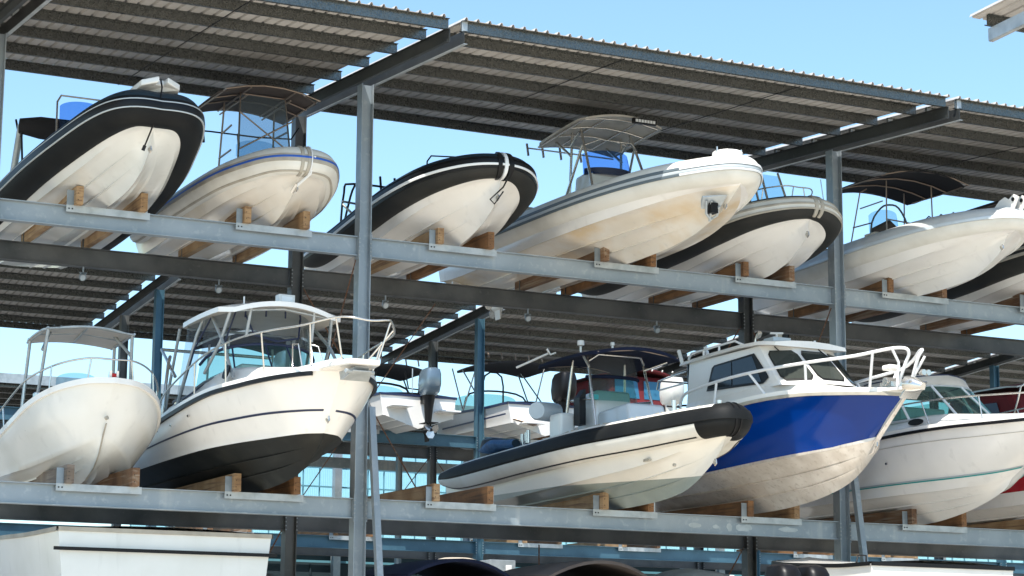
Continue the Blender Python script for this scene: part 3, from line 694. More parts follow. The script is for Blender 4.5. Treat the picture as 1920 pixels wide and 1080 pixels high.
mb = OB(xc); mb.box((-.35, 32.4, 9.2), (.3, 32.6, 10.02), 'black'); mb.box((-.32, 32.38, 9.72), (.27, 32.4, 9.98), 'char_tube'); mb.build('seat', u3, bevel=.05)
bars(u3, xc, [[(-1.0, 33.1, 9.2), (-.98, 33.0, 9.9), (-.85, 32.9, 10.05), (.6, 33.2, 10.1), (.85, 33.3, 9.95), (.9, 33.4, 9.2)], [(-.9, 33.3, 9.2), (-.86, 33.0, 9.85), (-.8, 32.95, 10.05)]], .02, 'black', 'ski_arch', smooth=3)
rod_holders(u3, xc, (-.25, .02, .3), 33.1, 10.15, 'black', .3)
bars(u3, xc, [[(-1.02, 33.0, 9.75), (-.6, 33.1, 9.75)], [(-1.0, 33.0, 9.7), (-.86, 32.85, 9.5)]], .02, 'ssteel', 'arch_fitting')
outboard(u3, xc, 34.5, 9.25, 'black', s=.8)
# large white RIB
xc = 17.42
u4, T, R = rib('rib_boat', 'large yellow-stained white inflatable with grey hard top, light bar and blue screen', xc,
    [(0,26.9,9.44,.23),(.2,27.0,9.44,.23),(.54,27.6,9.43,.24),(.84,28.45,9.41,.25),(1.08,29.8,9.38,.25),(1.15,32,9.37,.25),(1.12,34.2,9.37,.24),(1.1,35.3,9.4,.15)],
    [(26.92,9.16),(27.42,8.88),(28.15,8.68),(29.2,8.59),(30.4,8.58),(32,8.59),(34,8.61),(34.9,8.63)], ZU,
    lambda th, t: 'white_tube' if th < 95 and th > -175 else 'white_tube', 'white', bottom='stained', fz=[.75, .93, .88, .80, .72, .66, .62, .6], cf=.985, att=-68)
T.strip(u4, 8, 20, 'band_grey', .02); T.strip(u4, -14, -4, 'band_grey', .02); T.strip(u4, -4, 8, 'pale_line', .014)
T.strip(u4, 8.5, 19.5, 'white_band', .028, t0=-1.9, t1=1.9, name='bow_strake'); T.strip(u4, -13.5, -4.5, 'white_band', .028, t0=-1.9, t1=1.9, name='bow_strake')
mb = OB(xc); 
for (z_, s_) in ((9.62, 1.0), (9.72, .62)):
    pass
mb.slab([(-.36, 27.3, 9.60), (-.2, 26.98, 9.62), (.2, 26.98, 9.62), (.36, 27.3, 9.60), (.62, 28.1, 9.58), (-.62, 28.1, 9.58)], (0, 0, .05), 'white'); mb.build('bow_pad', u4, bevel=.035)
mb = OB(xc); mb.slab([(.24*math.cos(a), 27.2+.24*math.sin(a), 9.66) for a in (2*math.pi*k/18 for k in range(18))], (0, 0, .13), 'white'); mb.build('anchor_locker', u4, bevel=.03)
mb = OB(xc)
for x in (-.22, .22): mb.tube([(x, 27.15, 9.6), (x, 27.15, 9.84)], .014, 'ssteel', 6)
mb.build('cleat', u4)
# anchor in its bow pocket, port side
mb = OB(xc); mb.hexa([(-.36, 27.33, 9.06), (-.08, 27.12, 9.06), (-.10, 27.28, 8.90), (-.34, 27.45, 8.90), (-.38, 27.35, 9.09), (-.07, 27.09, 9.09), (-.08, 27.2, 9.03), (-.36, 27.42, 9.03)], 'plate'); mb.build('anchor_bracket', u4, bevel=.01)
bars(u4, xc, [[(-.33, 27.30, 9.0), (-.30, 27.36, 8.82), (-.20, 27.40, 8.74), (-.12, 27.34, 8.80), (-.14, 27.24, 8.92)], [(-.26, 27.26, 9.0), (-.2, 27.42, 8.72)]], .022, 'plate', 'anchor')
mb = OB(xc); mb.box((-.27, 27.25, 8.82), (-.15, 27.4, 8.98), 'black'); mb.build('anchor_pocket', u4)
console(u4, xc, .47, 30.7, 31.4, 9.3, 10.28, 'grey_white', rake=.14)
screen(u4, xc, .47, 31.05, .34, 10.2, 10.62, .10, 'blue_glass', low=.8)
mb = OB(xc); mb.grid([[(.465*math.sin(a), 31.05-.345*math.cos(a), z_) for a in (math.radians(-78+156*k/14) for k in range(15))] for z_ in (10.18, 10.3)], 'navy_line'); mb.build('screen_base', u4, smooth=60)
canopy(u4, xc, .80, 30.3, 32.2, 11.02, 'top_grey', camber=.10, th=.035, zs=-.12, edge='top_grey')
tp = lambda x, y=31.2: 11.0+.10*(1-(x/.80)**2)-.063*(y-30.3)
fr = [[(x, y, tp(x, y)) for x in (-.74, -.4, 0, .4, .74)] for y in (30.5, 31.0, 31.5, 32.1)]
fr += mirror([[(.72, 30.4, tp(.72, 30.4)), (.72, 32.15, tp(.72, 32.15))], [(.3, 30.5, tp(.3, 30.5)), (.3, 32.1, tp(.3, 32.1))]])
bars(u4, xc, fr, .016, 'ssteel', 'top_frame')
bars(u4, xc, mirror([[(.52, 31.45, 9.3), (.5, 31.4, 10.0), (.48, 31.35, tp(.5))], [(.58, 30.35, 9.55), (.52, 30.75, 10.4), (.48, 31.05, tp(.5))], [(.56, 31.42, 9.9), (.5, 30.95, 10.7)], [(.5, 31.37, 10.75), (.5, 31.05, 10.95)], [(.5, 31.37, 10.6), (.5, 31.9, tp(.5, 31.9))]]), .024, 'ssteel', 't_top_leg')
bars(u4, xc, [[(-.5, 30.85, 10.68), (-.3, 30.7, 10.76), (.3, 30.7, 10.76), (.5, 30.85, 10.68)]], .014, 'ssteel', 'grab_rail')
mb = OB(xc); mb.box((.1, 30.25, 11.0), (.54, 30.31, 11.09), 'black')
for k in range(7): mb.box((.135+.056*k, 30.235, 11.02), (.175+.056*k, 30.252, 11.07), 'lens')
mb.build('light_bar', u4)
bars(u4, xc, [[(-.85, 32.28, 10.9), (.85, 32.28, 10.9)]], .014, 'ssteel', 'rod_rail'); rod_holders(u4, xc, (-.85, -.55, -.2, .2), 32.28, 10.88, 'ssteel')
mb = OB(xc); mb.box((-.6, 33.4, 9.3), (.2, 33.9, 9.98), 'grey_white'); mb.box((-.35, 33.3, 9.98), (-.2, 33.5, 10.12), 'top_grey'); mb.box((-.95, 33.0, 9.85), (.3, 33.6, 9.95), 'top_grey'); mb.build('leaning_post', u4, bevel=.03)
mb = OB(xc); mb.tube([(-.62, 30.38, 9.62), (-.5, 30.3, 9.63), (-.4, 30.1, 9.66)], .03, 'ssteel', 8); mb.build('tube_cleat', u4)
outboard(u4, xc, 34.9, 9.3, 'engine_white', s=.95)
# cream and charcoal RIB
xc = 20.17
u5, T, R = rib('rib_boat', 'cream and charcoal inflatable with low bow rail, left of the second front column, top tier', xc,
    [(0,28.98,9.56,.19),(.42,29.15,9.53,.21),(.78,29.6,9.45,.24),(.98,30.4,9.33,.26),(1.02,31.5,9.23,.26),(1.02,33,9.15,.25),(1.0,34.4,9.1,.23),(.98,35.2,9.15,.12)],
    [(29.0,9.36),(29.12,9.06),(29.6,8.76),(30.43,8.59),(31.5,8.58),(33,8.6),(34.3,8.63),(34.7,8.65)], ZU,
    lambda th, t: 'navy_tube' if th > 42 else ('white_tube' if th > -12 else 'char_tube'), 'white')
T.strip(u5, 36, 46, 'tan_band', .014); T.strip(u5, 6, 16, 'tan_band', .02); T.strip(u5, -18, -8, 'tan_band', .02)
for t in (.02, .22): T.ring(u5, t, .13, 'tan_band', .02, -60, 150)
railing(u5, xc, [(0, 29.3, 9.98), (.3, 29.35, 9.98), (.6, 29.9, 9.95), (.75, 30.9, 9.8), (.78, 31.6, 9.6)], [(.5, 29.7, 9.7, .48, 29.65, 9.96), (.72, 30.8, 9.6, .72, 30.7, 9.84), (.15, 29.3, 9.7, .1, 29.3, 9.97)], .012)
mb = OB(xc); mb.poly([(-.55, 30.2, 9.6), (.55, 30.2, 9.6), (.46, 30.6, 10.5), (-.46, 30.6, 10.5)], 'pale_glass'); mb.poly([(-.55, 30.21, 9.6), (-.55, 31.2, 9.6), (-.46, 31.2, 10.5), (-.46, 30.61, 10.5)], 'pale_glass'); mb.build('windscreen', u5)
bars(u5, xc, mirror([[(.55, 30.2, 9.5), (.46, 30.6, 10.55)], [(.1, 30.2, 9.5), (.1, 30.6, 10.55)]]), .022, 'ssteel', 'screen_frame')
console(u5, xc, .42, 30.4, 31.0, 9.2, 9.95, 'grey_white'); bars(u5, xc, [[(.45, 29.2, 9.7), (.42, 29.25, 10.15)]], .008, 'ssteel', 'antenna')
# grey RIB with bimini hoops
xc = 23.4
u6, T, R = rib('rib_boat', 'pale grey inflatable with open black bimini on thin hoops, right of the second column', xc,
    [(0,27.65,9.44,.19),(.24,27.78,9.44,.2),(.55,28.25,9.42,.22),(.85,29.0,9.37,.24),(1.02,30.2,9.3,.25),(1.06,32,9.24,.25),(1.03,33.8,9.2,.23),(1,34.6,9.22,.13)],
    [(27.85,9.2),(28.1,8.92),(28.75,8.62),(29.9,8.56),(31.2,8.56),(32.5,8.58),(33.8,8.62),(34.3,8.64)], ZU,
    lambda th, t: 'grey_tube' if th > 8 else 'white_tube', 'white', att=-72)
T.strip(u6, -8, 9, 'bluegrey', .02); T.strip(u6, -8, -5, 'grey_tube', .024)
for sx in (-1, 1):
    mb = OB(xc); a = (sx*.09, 27.75, 9.62)
    mb.slab([(sx*.09, 28.2, 9.6), (sx*.09, 27.55, 9.6), (sx*.09, 27.42, 9.78), (sx*.09, 27.55, 9.85), (sx*.09, 27.68, 9.78), (sx*.09, 27.78, 9.84), (sx*.09, 27.92, 9.8)], (.02, 0, 0), 'white'); mb.tube([(sx*.09-.015, 27.56, 9.76), (sx*.09+.035, 27.56, 9.76)], .035, 'black', 10); mb.build('bow_roller', u6)
console(u6, xc, .36, 31.0, 31.6, 9.2, 9.85, 'black'); screen(u6, xc, .34, 31.3, .2, 9.8, 10.3, .05, 'pale_glass', low=.6)
mb = OB(xc); mb.tube([(-.3, 31.2, 9.86), (0, 31.15, 9.95), (.3, 31.2, 9.86)], [.08, .16, .08], 'canvas_brown', 12); mb.build('helm_cover', u6, smooth=60)
bars(u6, xc, [[(-.42, 31.1, 9.5), (-.4, 31.1, 10.0), (-.2, 31.08, 10.3), (0, 31.08, 10.38), (.2, 31.08, 10.34), (.4, 31.1, 10.05), (.42, 31.1, 9.7)]], .018, 'band_grey', 'console_hoop', smooth=3)
canopy(u6, xc, .95, 29.9, 31.8, 10.62, 'canvas_black', camber=.15, th=.015)
fr = mirror([[(.62, 31.5, 9.5), (.5, 31.3, 10.6), (.42, 31.2, 10.66)], [(.52, 30.5, 9.5), (.5, 30.5, 10.66)]])
tq = lambda x: 10.605+.15*(1-(x/.95)**2)
fr += [[(x, y, tq(x)) for x in (-.92, -.6, -.2, .2, .6, .92)] for y in (29.95, 30.6, 31.2, 31.75)]+mirror([[(.9, 29.95, tq(.92)), (.94, 30.8, tq(.93)), (.9, 31.75, tq(.92))]])
fr += [[(-.5, 31.3, 10.3), (-.52, 30.6, 10.3)], [(.5, 31.3, 10.0), (.52, 30.5, 10.0)], [(-.52, 30.5, 9.95), (.52, 30.5, 9.9)], [(-.6, 31.4, 9.95), (-.42, 31.1, 10.0)]]
bars(u6, xc, fr, .013, 'bronze', 'bimini_frame')
bars(u6, xc, [[(-.75, 32.6, 9.9), (-.6, 32.5, 9.75), (-.5, 32.3, 9.4)]], .02, 'black', 'arch'); mb = OB(xc); mb.box((-.72, 32.1, 9.55), (-.5, 32.4, 9.68), 'bronze'); mb.build('fender_rack', u6)
mb = OB(xc); mb.box((-.92, 30.3, 9.60), (-.82, 30.62, 9.64), 'tan_band'); mb.build('tube_handle', u6)
for k in range(3):
    mb = OB(xc); mb.tube([(-.78+.09*k, 29.15-.22*k, 9.58), (-.74+.09*k, 29.0-.22*k, 9.68), (-.70+.09*k, 28.9-.22*k, 9.6)], .012, 'black', 6); mb.build('tube_cleat', u6)
outboard(u6, xc, 34.3, 9.2, 'black', s=.85)
# dark RIB cut by the right edge
xc = 26.4
u7, T, R = rib('rib_boat', 'charcoal inflatable with black hard top, cut off by the right edge on the top tier', xc,
    [(0,28.6,9.5,.19),(.42,28.8,9.48,.21),(.8,29.3,9.42,.24),(1.0,30.2,9.33,.26),(1.04,31.5,9.2,.26),(1.04,33,9.12,.25),(1.0,34.4,9.1,.23),(.98,35.2,9.15,.12)],
    [(28.65,9.3),(28.8,9.0),(29.4,8.72),(30.43,8.58),(31.5,8.57),(33,8.59),(34.3,8.62),(34.7,8.64)], ZU,
    lambda th, t: 'char_tube', 'white')
T.strip(u7, 22, 36, 'tan_band', .02); T.strip(u7, -6, 8, 'tan_band', .022); 
console(u7, xc, .4, 30.6, 31.3, 9.2, 9.9, 'grey_white'); screen(u7, xc, .4, 30.9, .25, 9.85, 10.2, .1, 'green_glass')
canopy(u7, xc, 1.15, 29.0, 31.9, 10.45, 'canvas_brown', camber=.14, th=.05, edge='canvas_black')
bars(u7, xc, mirror([[(.5, 31.2, 9.4), (.45, 31.1, 10.5)], [(.5, 30.3, 9.4), (.45, 30.5, 10.5)]]), .028, 'black', 't_top_leg')
bars(u7, xc, [[(-1.0, y, 10.46), (0, y, 10.57), (1.0, y, 10.46)] for y in (29.2, 30.1, 31.0, 31.8)]+mirror([[(.9, 29.1, 10.47), (.9, 31.85, 10.47)]]), .014, 'black', 'top_frame')

for b_, x_, y_, z_ in ((u1, 8.6, 28.4, 9.04), (u2, 11.19, 29.42, 8.98), (u3, 14.4, 29.1, 9.12), (u5, 20.17, 29.08, 9.12), (u6, 23.4, 28.02, 9.02), (u4, 17.42, 27.3, 8.95)): bow_eye(b_, x_, y_, z_)
# ---------------------------------------------------------------- second tier, left to right
def plate_poly(par, xc, pts, off, m, name, bevel=0):
    mb = OB(xc); mb.slab(pts, off, m); return mb.build(name, par, bevel=bevel)
# white centre console
xc = 8.63
l1 = thing('centre_console_boat', (xc, 29.8, ZL), 'plain white open boat with canvas T-top and bow rail, leftmost on the lower tier', 'boat', 'hard hulled boats on the lower tier')
sheer = [(0,29.78,5.95),(.38,29.92,5.93),(.74,30.3,5.83),(.97,30.75,5.66),(1.08,31.3,5.45),(1.12,32.3,5.25),(1.12,34,5.12),(1.1,36.5,5.1)]
chine = [(0,30.28,5.2),(.28,30.44,5.06),(.54,30.85,4.93),(.74,31.4,4.83),(.88,32.1,4.78),(.95,33,4.76),(1.0,34.5,4.8),(1.0,36.5,4.8)]
mid_ = [(0,30.12,5.5),(.38,30.18,5.46),(.72,30.5,5.38),(.93,30.98,5.26),(1.03,31.6,5.14),(1.07,32.6,5.02),(1.07,34.2,4.96),(1.05,36.5,4.95)]
keel = [(0,y,z) for y,z in [(30.6,4.82),(31.0,4.66),(31.5,4.57),(32.1,4.54),(32.9,4.52),(34,4.52),(35.2,4.53),(36.5,4.54)]]
R1 = [keel, chine, mid_, sheer]
make_hull(l1, xc, R1, [STR, PLAIN, [(k/5, .03*math.sin(math.pi*k/5)) for k in range(6)]], ['grey_white', 'grey_white', 'grey_white'], stem=[(30.6,4.82),(30.42,4.98),(30.28,5.2)], trans='grey_white', tw=1.5, sm=75)
rail_strip(l1, xc, sheer, -.05, .035, .035, 'white', 'gunwale')
make_deck(l1, xc, sheer, 'grey_white', camber=.03, dz=.0)
bars(l1, xc, [[(0, 30.13, 5.36), (0, 30.27, 5.2), (0, 30.45, 4.94), (0, 30.7, 4.76), (0, 31.1, 4.62)]], .012, 'tan_band', 'keel_strip')
mb = OB(xc); mb.tube([(-.02, 30.1, 5.43), (.0, 30.07, 5.44)], .03, 'tan_band', 8); mb.build('bow_eye', l1)
for sx, m in ((-.05, 'white'), (.05, 'white')):
    mb = OB(xc); mb.slab([(sx-.015, 29.82, 5.97), (sx-.03, 29.76, 6.08), (sx-.01, 29.9, 6.08), (sx-.005, 29.95, 5.97)], (.03, 0, 0), m); mb.build('bow_roller', l1)
mb = OB(xc); mb.tube([(-.05, 29.84, 6.02), (.06, 29.84, 6.02)], .035, 'red', 10); mb.build('anchor_roller_wheel', l1)
railing(l1, xc, [(0,29.95,6.27),(.35,30.0,6.27),(.7,30.35,6.2),(.97,30.85,6.05),(1.08,31.3,5.86),(1.14,32.0,5.62),(1.13,32.8,5.45),(1.1,33.3,5.22)], [(.34,30.0,5.95,.3,29.98,6.27),(.78,30.42,5.82,.76,30.42,6.18),(1.02,30.98,5.6,1.0,30.98,6.0),(1.1,31.7,5.38,1.12,31.75,5.72)])
canopy(l1, xc, .70, 31.05, 32.35, 6.86, 'canvas_cream', camber=.07, th=.025, zs=-.05, edge='plate')
bars(l1, xc, mirror([[(.72, 31.6, 5.35), (.68, 31.3, 6.2), (.64, 31.15, 6.87)], [(.72, 32.4, 5.25), (.66, 32.15, 6.82)], [(.68, 31.3, 6.55), (.5, 31.6, 6.88)]]), .026, 'plate', 't_top_leg')
bars(l1, xc, [[(-.66, y, 6.85), (0, y, 6.92), (.66, y, 6.85)] for y in (31.12, 31.75, 32.3)]+mirror([[(.66, 31.1, 6.86), (.66, 32.32, 6.8)]])+[[(-.05, 31.1, 6.92), (.05, 32.3, 6.86)]], .018, 'plate', 'top_frame')
console(l1, xc, .35, 31.6, 32.2, 5.2, 6.0, 'grey_white'); screen(l1, xc, .34, 31.8, .15, 5.95, 6.3, .06, 'pale_glass')
mb = OB(xc); mb.box((-.5, 30.85, 5.7), (.1, 31.2, 5.93), 'canvas_brown'); mb.build('seat_cushion', l1, bevel=.04)
mb = OB(xc); mb.box((-.86, 30.9, 5.72), (-.78, 31.05, 5.86), 'ssteel'); mb.build('rail_fitting', l1, bevel=.02)
outboard(l1, xc, 36.5, 5.3, 'engine_white')
# white cuddy with black bottom
xc = 11.14
l2 = thing('cabin_boat', (xc, 27.3, ZL), 'white cuddy boat with black bottom, vinyl enclosed hardtop and tall bow rail', 'boat', 'hard hulled boats on the lower tier')
sheer = [(0,27.32,5.95),(.42,27.5,5.94),(.78,28.0,5.91),(1.0,28.7,5.88),(1.17,29.7,5.84),(1.24,31.2,5.70),(1.24,33.2,5.48),(1.2,36,5.38)]
knuc = [(0,27.72,5.45),(.34,27.88,5.44),(.66,28.4,5.44),(.88,29.1,5.43),(1.04,30.1,5.42),(1.14,31.5,5.36),(1.16,33.4,5.27),(1.14,36,5.22)]
chine = [(0,27.95,5.14),(.27,28.1,5.13),(.52,28.6,5.12),(.74,29.4,5.12),(.92,30.4,5.11),(1.02,31.8,5.08),(1.04,33.6,5.05),(1.02,36,5.03)]
keel = [(0,y,z) for y,z in [(28.35,4.86),(28.85,4.66),(29.5,4.57),(30.3,4.53),(31.3,4.51),(32.8,4.51),(34.4,4.52),(36,4.53)]]
R2 = [keel, chine, knuc, sheer]
make_hull(l2, xc, R2, [STR, PLAIN, [(k/6, .02*math.sin(math.pi*k/6)) for k in range(7)]], ['antifoul', 'white', 'white'], stem=[(28.35,4.86),(28.1,4.98),(27.95,5.14)], tw=1.3)
rail_strip(l2, xc, sheer, -.07, -.01, .035, 'black', 'rub_rail', t0=.9)
rail_strip(l2, xc, sheer, -.012, .05, .02, 'white', 'gunwale')
stripe(l2, xc, R2, 1, .93, 1.02, 'navy_line', t0=.25)
deck = [(0,27.36,6.0),(.42,27.53,5.99),(.76,28.02,5.95),(.98,28.7,5.93),(1.15,29.7,5.88),(1.22,31.2,5.74),(1.22,33.2,5.52),(1.18,36,5.42)]
make_deck(l2, xc, deck, 'white', camber=.14)
# trunk cabin
mb = OB(xc); rows = []
for y, wb, wt, zb, zt in ((28.0, .35, .2, 5.98, 6.06), (28.6, .68, .46, 5.93, 6.13), (29.2, .88, .68, 5.9, 6.2), (29.8, .98, .80, 5.85, 6.25), (30.5, 1.03, .87, 5.78, 6.2), (31.2, 1.05, .9, 5.7, 6.05), (32.0, 1.06, .95, 5.6, 5.95), (33.0, 1.07, 1.0, 5.5, 5.7)):
    rows.append([(-wb, y, zb), (-wt-.03, y, zt-.05), (-wt+.04, y, zt), (0, y, zt+.04), (wt-.04, y, zt), (wt+.03, y, zt-.05), (wb, y, zb)])
mb.grid(rows, 'white'); mb.build('cabin_trunk', l2, smooth=35)
for sx in (-1, 1):
    mb = OB(xc); mb.tube([(sx*.935, 29.45, 6.13), (sx*.965, 29.45, 6.14)], .11, 'black', 16); o_ = mb.build('porthole', l2); 
# pulpit, anchor
mb = OB(xc); mb.slab([(-.36, 28.0, 5.97), (-.30, 26.9, 5.93), (-.22, 26.5, 5.92), (.22, 26.5, 5.92), (.30, 26.9, 5.93), (.36, 28.0, 5.97)], (0, 0, .08), 'white'); mb.build('pulpit', l2, bevel=.02)
mb = OB(xc); mb.hexa([(-.16, 26.75, 5.80), (.16, 26.75, 5.80), (.12, 27.1, 5.78), (-.12, 27.1, 5.78), (-.10, 26.6, 5.91), (.10, 26.6, 5.91), (.10, 27.2, 5.91), (-.10, 27.2, 5.91)], 'plate'); mb.tube([(-.24, 26.62, 5.84), (.24, 26.78, 5.86)], .035, 'plate', 8); mb.slab([(-.14,26.6,5.84),(.14,26.6,5.84),(.2,26.85,5.74),(-.2,26.85,5.74)], (0,0,.02), 'plate'); mb.build('anchor', l2, bevel=.008)
railing(l2, xc, [(0,26.32,6.5),(.26,26.36,6.53),(.42,26.6,6.55),(.7,27.15,6.50),(.9,27.9,6.52),(1.05,28.9,6.52),(1.14,29.8,6.44),(1.2,30.7,6.25),(1.22,31.6,6.0),(1.2,31.9,5.7)], [(.26,26.7,6.0,.4,26.6,6.54),(.36,27.6,6.0,.62,27.0,6.51),(.80,28.25,5.94,.92,28.1,6.53),(1.04,29.2,5.9,1.08,29.15,6.51),(1.14,30.3,5.8,1.17,30.25,6.36)], .015)
bars(l2, xc, mirror([[(.25, 28.6, 6.15), (.2, 28.75, 6.5), (.1, 28.78, 6.52), (.08, 28.65, 6.15)]]), .012, 'ssteel', 'deck_rail')
# hardtop and its enclosure
canopy(l2, xc, .98, 29.55, 31.75, 7.10, 'white', camber=.13, th=.075, rnd=.6, under='canvas_cream')
ht = lambda x: 7.10+.13*(1-(x/.98)**2)-.01
bars(l2, xc, mirror([[(.9, 29.3, 6.05), (.86, 29.95, 6.7), (.80, 30.6, ht(.8))], [(.80, 29.75, ht(.8)), (.86, 30.0, 6.68), (.93, 30.5, 6.25)], [(1.02, 31.6, 5.75), (.92, 30.95, 6.9), (.85, 30.9, ht(.85))], [(1.0, 32.3, 5.6), (.95, 31.7, 7.1)], [(.5, 29.7, ht(.5)), (.52, 29.85, 6.75)]]), .025, 'plate', 't_top_leg')
bars(l2, xc, [[(-.8, 29.75, ht(.8)-.03), (0, 29.68, ht(0)-.04), (.8, 29.75, ht(.8)-.03)], [(-.9, 31.5, ht(.9)-.03), (.9, 31.5, ht(.9)-.03)]], .018, 'plate', 'top_frame')
n = 16; A0 = []; A1 = []; A2 = []
for i in range(n+1):
    a = math.radians(-88+176*i/n); sx_ = math.sin(a); c_ = max(0, math.cos(a))
    A0.append((.96*sx_, 30.9-1.35*c_**.8, 6.02+.20*c_**.5)); A1.append((.88*sx_, 30.95-.98*c_**.8, 6.38+.30*c_**.5)); A2.append((.80*sx_, 31.0-1.0*c_**.8, 7.14+.07*c_))
mb = OB(xc); mb.grid([A0, A1], 'green_glass'); mb.build('windscreen', l2, smooth=60)
mb = OB(xc); mb.grid([A1, A2], 'dirty_clear'); mb.build('vinyl_enclosure', l2, smooth=60)
for sx in (-1, 1):
    mb = OB(xc); mb.poly([(sx*.96, 30.9, 6.02), (sx*1.0, 31.7, 5.75), (sx*.92, 31.4, 7.1), (sx*.80, 31.0, 7.14)], 'dirty_clear'); mb.build('side_curtain', l2)
bars(l2, xc, [A1], .024, 'navy_line', 'screen_frame'); bars(l2, xc, [A0], .018, 'band_grey', 'screen_frame')
for k in (4, 7, 9, 12): bars(l2, xc, [[A0[k], A1[k]]], .014, 'navy_line', 'screen_mullion')
bars(l2, xc, [[A1[3], A2[4]], [(A2[5][0], A2[5][1]-.01, 7.12), (-.35, 29.96, 6.8), (0, 29.9, 6.72), (.35, 29.95, 6.8), (A2[11][0], A2[11][1]-.01, 7.12)]]+[[A2[k], tuple(Vector(A2[k])*.8+Vector(A1[k])*.2)] for k in (5, 7, 9, 11)]+[[(-.98, 31.6, 5.85), (-.93, 31.0, 6.7), A2[1]], [A0[2], (-.99, 31.3, 5.95)]], .014, 'navy_line', 'curtain_zip')
mb = OB(xc); mb.box((-.02, 29.85, 7.30), (.24, 30.0, 7.44), 'grey_white'); mb.box((.02, 29.84, 7.33), (.20, 29.852, 7.41), 'lens'); mb.build('spotlight', l2, bevel=.02)
mb = OB(xc); mb.tube([(-.55, 29.9, 7.2), (-.55, 29.9, 7.36)], .012, 'white', 6); mb.tube([(-.6, 29.9, 7.22), (-.5, 29.9, 7.22)], .018, 'white', 6); mb.build('deck_aerial', l2)
mb = OB(xc); mb.tube([(.6, 30.1, 7.2), (.6, 30.1, 7.34)], .012, 'white', 6); mb.build('aerial', l2)
bars(l2, xc, [[(-1.0, 31.7, 6.35), (-.95, 32.6, 6.9), (.9, 32.6, 6.9)], [(-1.05, 32.2, 5.6), (-1.02, 32.0, 6.6), (-.9, 32.3, 6.75)]], .028, 'ssteel', 'rear_arch')
outboard(l2, xc-.4, 36.0, 5.5, 'engine_white'); outboard(l2, xc+.4, 36.0, 5.5, 'engine_white')
# black and white RIB
xc = 17.37
m_l4 = zsplit('white_hull_grey_bottom', (.78, .76, .70), (.27, .31, .29), .36, .012)
l4, T, R = rib('rib_boat', 'large inflatable with broad black tube band, blunt black nose and navy canopy, lower tier', xc,
    [(0,27.15,5.63,.25),(.15,27.24,5.62,.25),(.38,27.8,5.58,.26),(.65,28.55,5.52,.27),(.95,29.9,5.46,.27),(1.03,31.6,5.40,.26),(1.0,34.1,5.33,.25),(.98,35.2,5.36,.13)],
    [(27.25,5.38),(27.55,5.08),(28.05,4.80),(28.7,4.61),(29.86,4.53),(31.5,4.52),(33.5,4.54),(34.8,4.56)], ZL,
    lambda th, t: ('black_tube' if abs(t) < 1.0 else 'white_tube') if th > 48 else ('black_tube' if th > -6 or abs(t) < 1.5 else 'white_tube'), 'white', hm=[m_l4, m_l4], group=None, cf=.95, fine=True)
T.strip(l4, -6, 34, 'black_tube', .02, name='rubbing_strake'); T.strip(l4, -66, -60, 'black', .012, t0=1.6, name='tube_seam'); T.strip(l4, -66, -60, 'black', .012, t1=-1.6, name='tube_seam')
for t in (-.28, .28): T.ring(l4, t, .09, 'black', .014, -120, 110)
mb = OB(xc)
for sx in (-1,):
    for k in range(6):
        a = T.pt(sx*(1.5+.55*k), 72, add=.01); b = T.pt(sx*(2.0+.55*k), 72, add=.01); c_ = tuple((Vector(a)+Vector(b))/2+Vector((0, 0, -.03)))
        mb.tube([a, c_, b], .009, 'tan_band', 5)
mb.build('grab_line', l4)
mb = OB(xc)
for y, z in ((28.35, 5.18), (28.05, 5.0)): mb.tube([(-.42, y, z), (-.46, y, z)], .025, 'tan_band', 8)
mb.box((-.60, 28.55, 5.10), (-.56, 28.72, 5.14), 'tan_band'); mb.build('skin_fitting', l4)
mb = OB(xc); mb.tube([(-.5, 27.95, 5.75), (-.5, 27.95, 5.98)], .04, 'ssteel', 10); mb.tube([(-.62, 27.95, 5.88), (-.4, 27.95, 5.88)], .015, 'black', 6); mb.tube([(.1, 27.6, 5.8), (.1, 27.6, 5.98)], .04, 'ssteel', 10); mb.build('mooring_post', l4, smooth=40)
console(l4, xc, .42, 29.4, 30.6, 5.4, 6.16, 'bluegrey', rake=.25, name='seat_box'); console(l4, xc, .4, 30.6, 31.3, 5.4, 6.5, 'grey_white')
mb = OB(xc); mb.box((-.85, 31.0, 5.45), (-.55, 31.4, 6.12), 'grey_white'); mb.build('jockey_seat', l4, bevel=.05)
mb = OB(xc); mb.tube([(-1.0, 31.55, 6.2), (-.95, 31.6, 6.2), (-.55, 31.7, 6.2), (-.5, 31.7, 6.2)], [.14, .16, .16, .14], 'bluegrey', 16); mb.build('life_raft_canister', l4, smooth=60)
screen(l4, xc, .46, 30.75, .22, 6.3, 6.75, .1, 'green_glass', low=.85)
n = 12; mb = OB(xc); B0 = [(.5*math.sin(a), 30.8-.25*math.cos(a), 6.7) for a in (math.radians(-80+160*k/n) for k in range(n+1))]; B1 = [(x*.95, y+.05, 7.08) for x, y, z in B0]
mb.grid([B0, B1], 'dirty_clear'); mb.build('vinyl_enclosure', l4, smooth=60); bars(l4, xc, [B0], .03, 'canvas_navy', 'enclosure_hem')
canopy(l4, xc, .86, 29.8, 32.0, 6.97, 'canvas_navy', camber=.11, th=.05)
tt = lambda x: 6.97+.11*(1-(x/.86)**2)-.01
bars(l4, xc, mirror([[(.62, 30.15, 5.6), (.55, 30.45, 6.4), (.52, 30.65, tt(.5))], [(.6, 31.4, 5.5), (.5, 31.2, tt(.5))], [(.52, 30.6, 6.85), (.8, 30.3, tt(.8))], [(.55, 30.45, 6.3), (.5, 31.25, 6.35)]])+[[(-.52, 30.6, 6.95), (-.4, 30.5, 7.05), (.4, 30.5, 7.05), (.52, 30.6, 6.95)]], .022, 'ssteel', 't_top_leg', smooth=0)
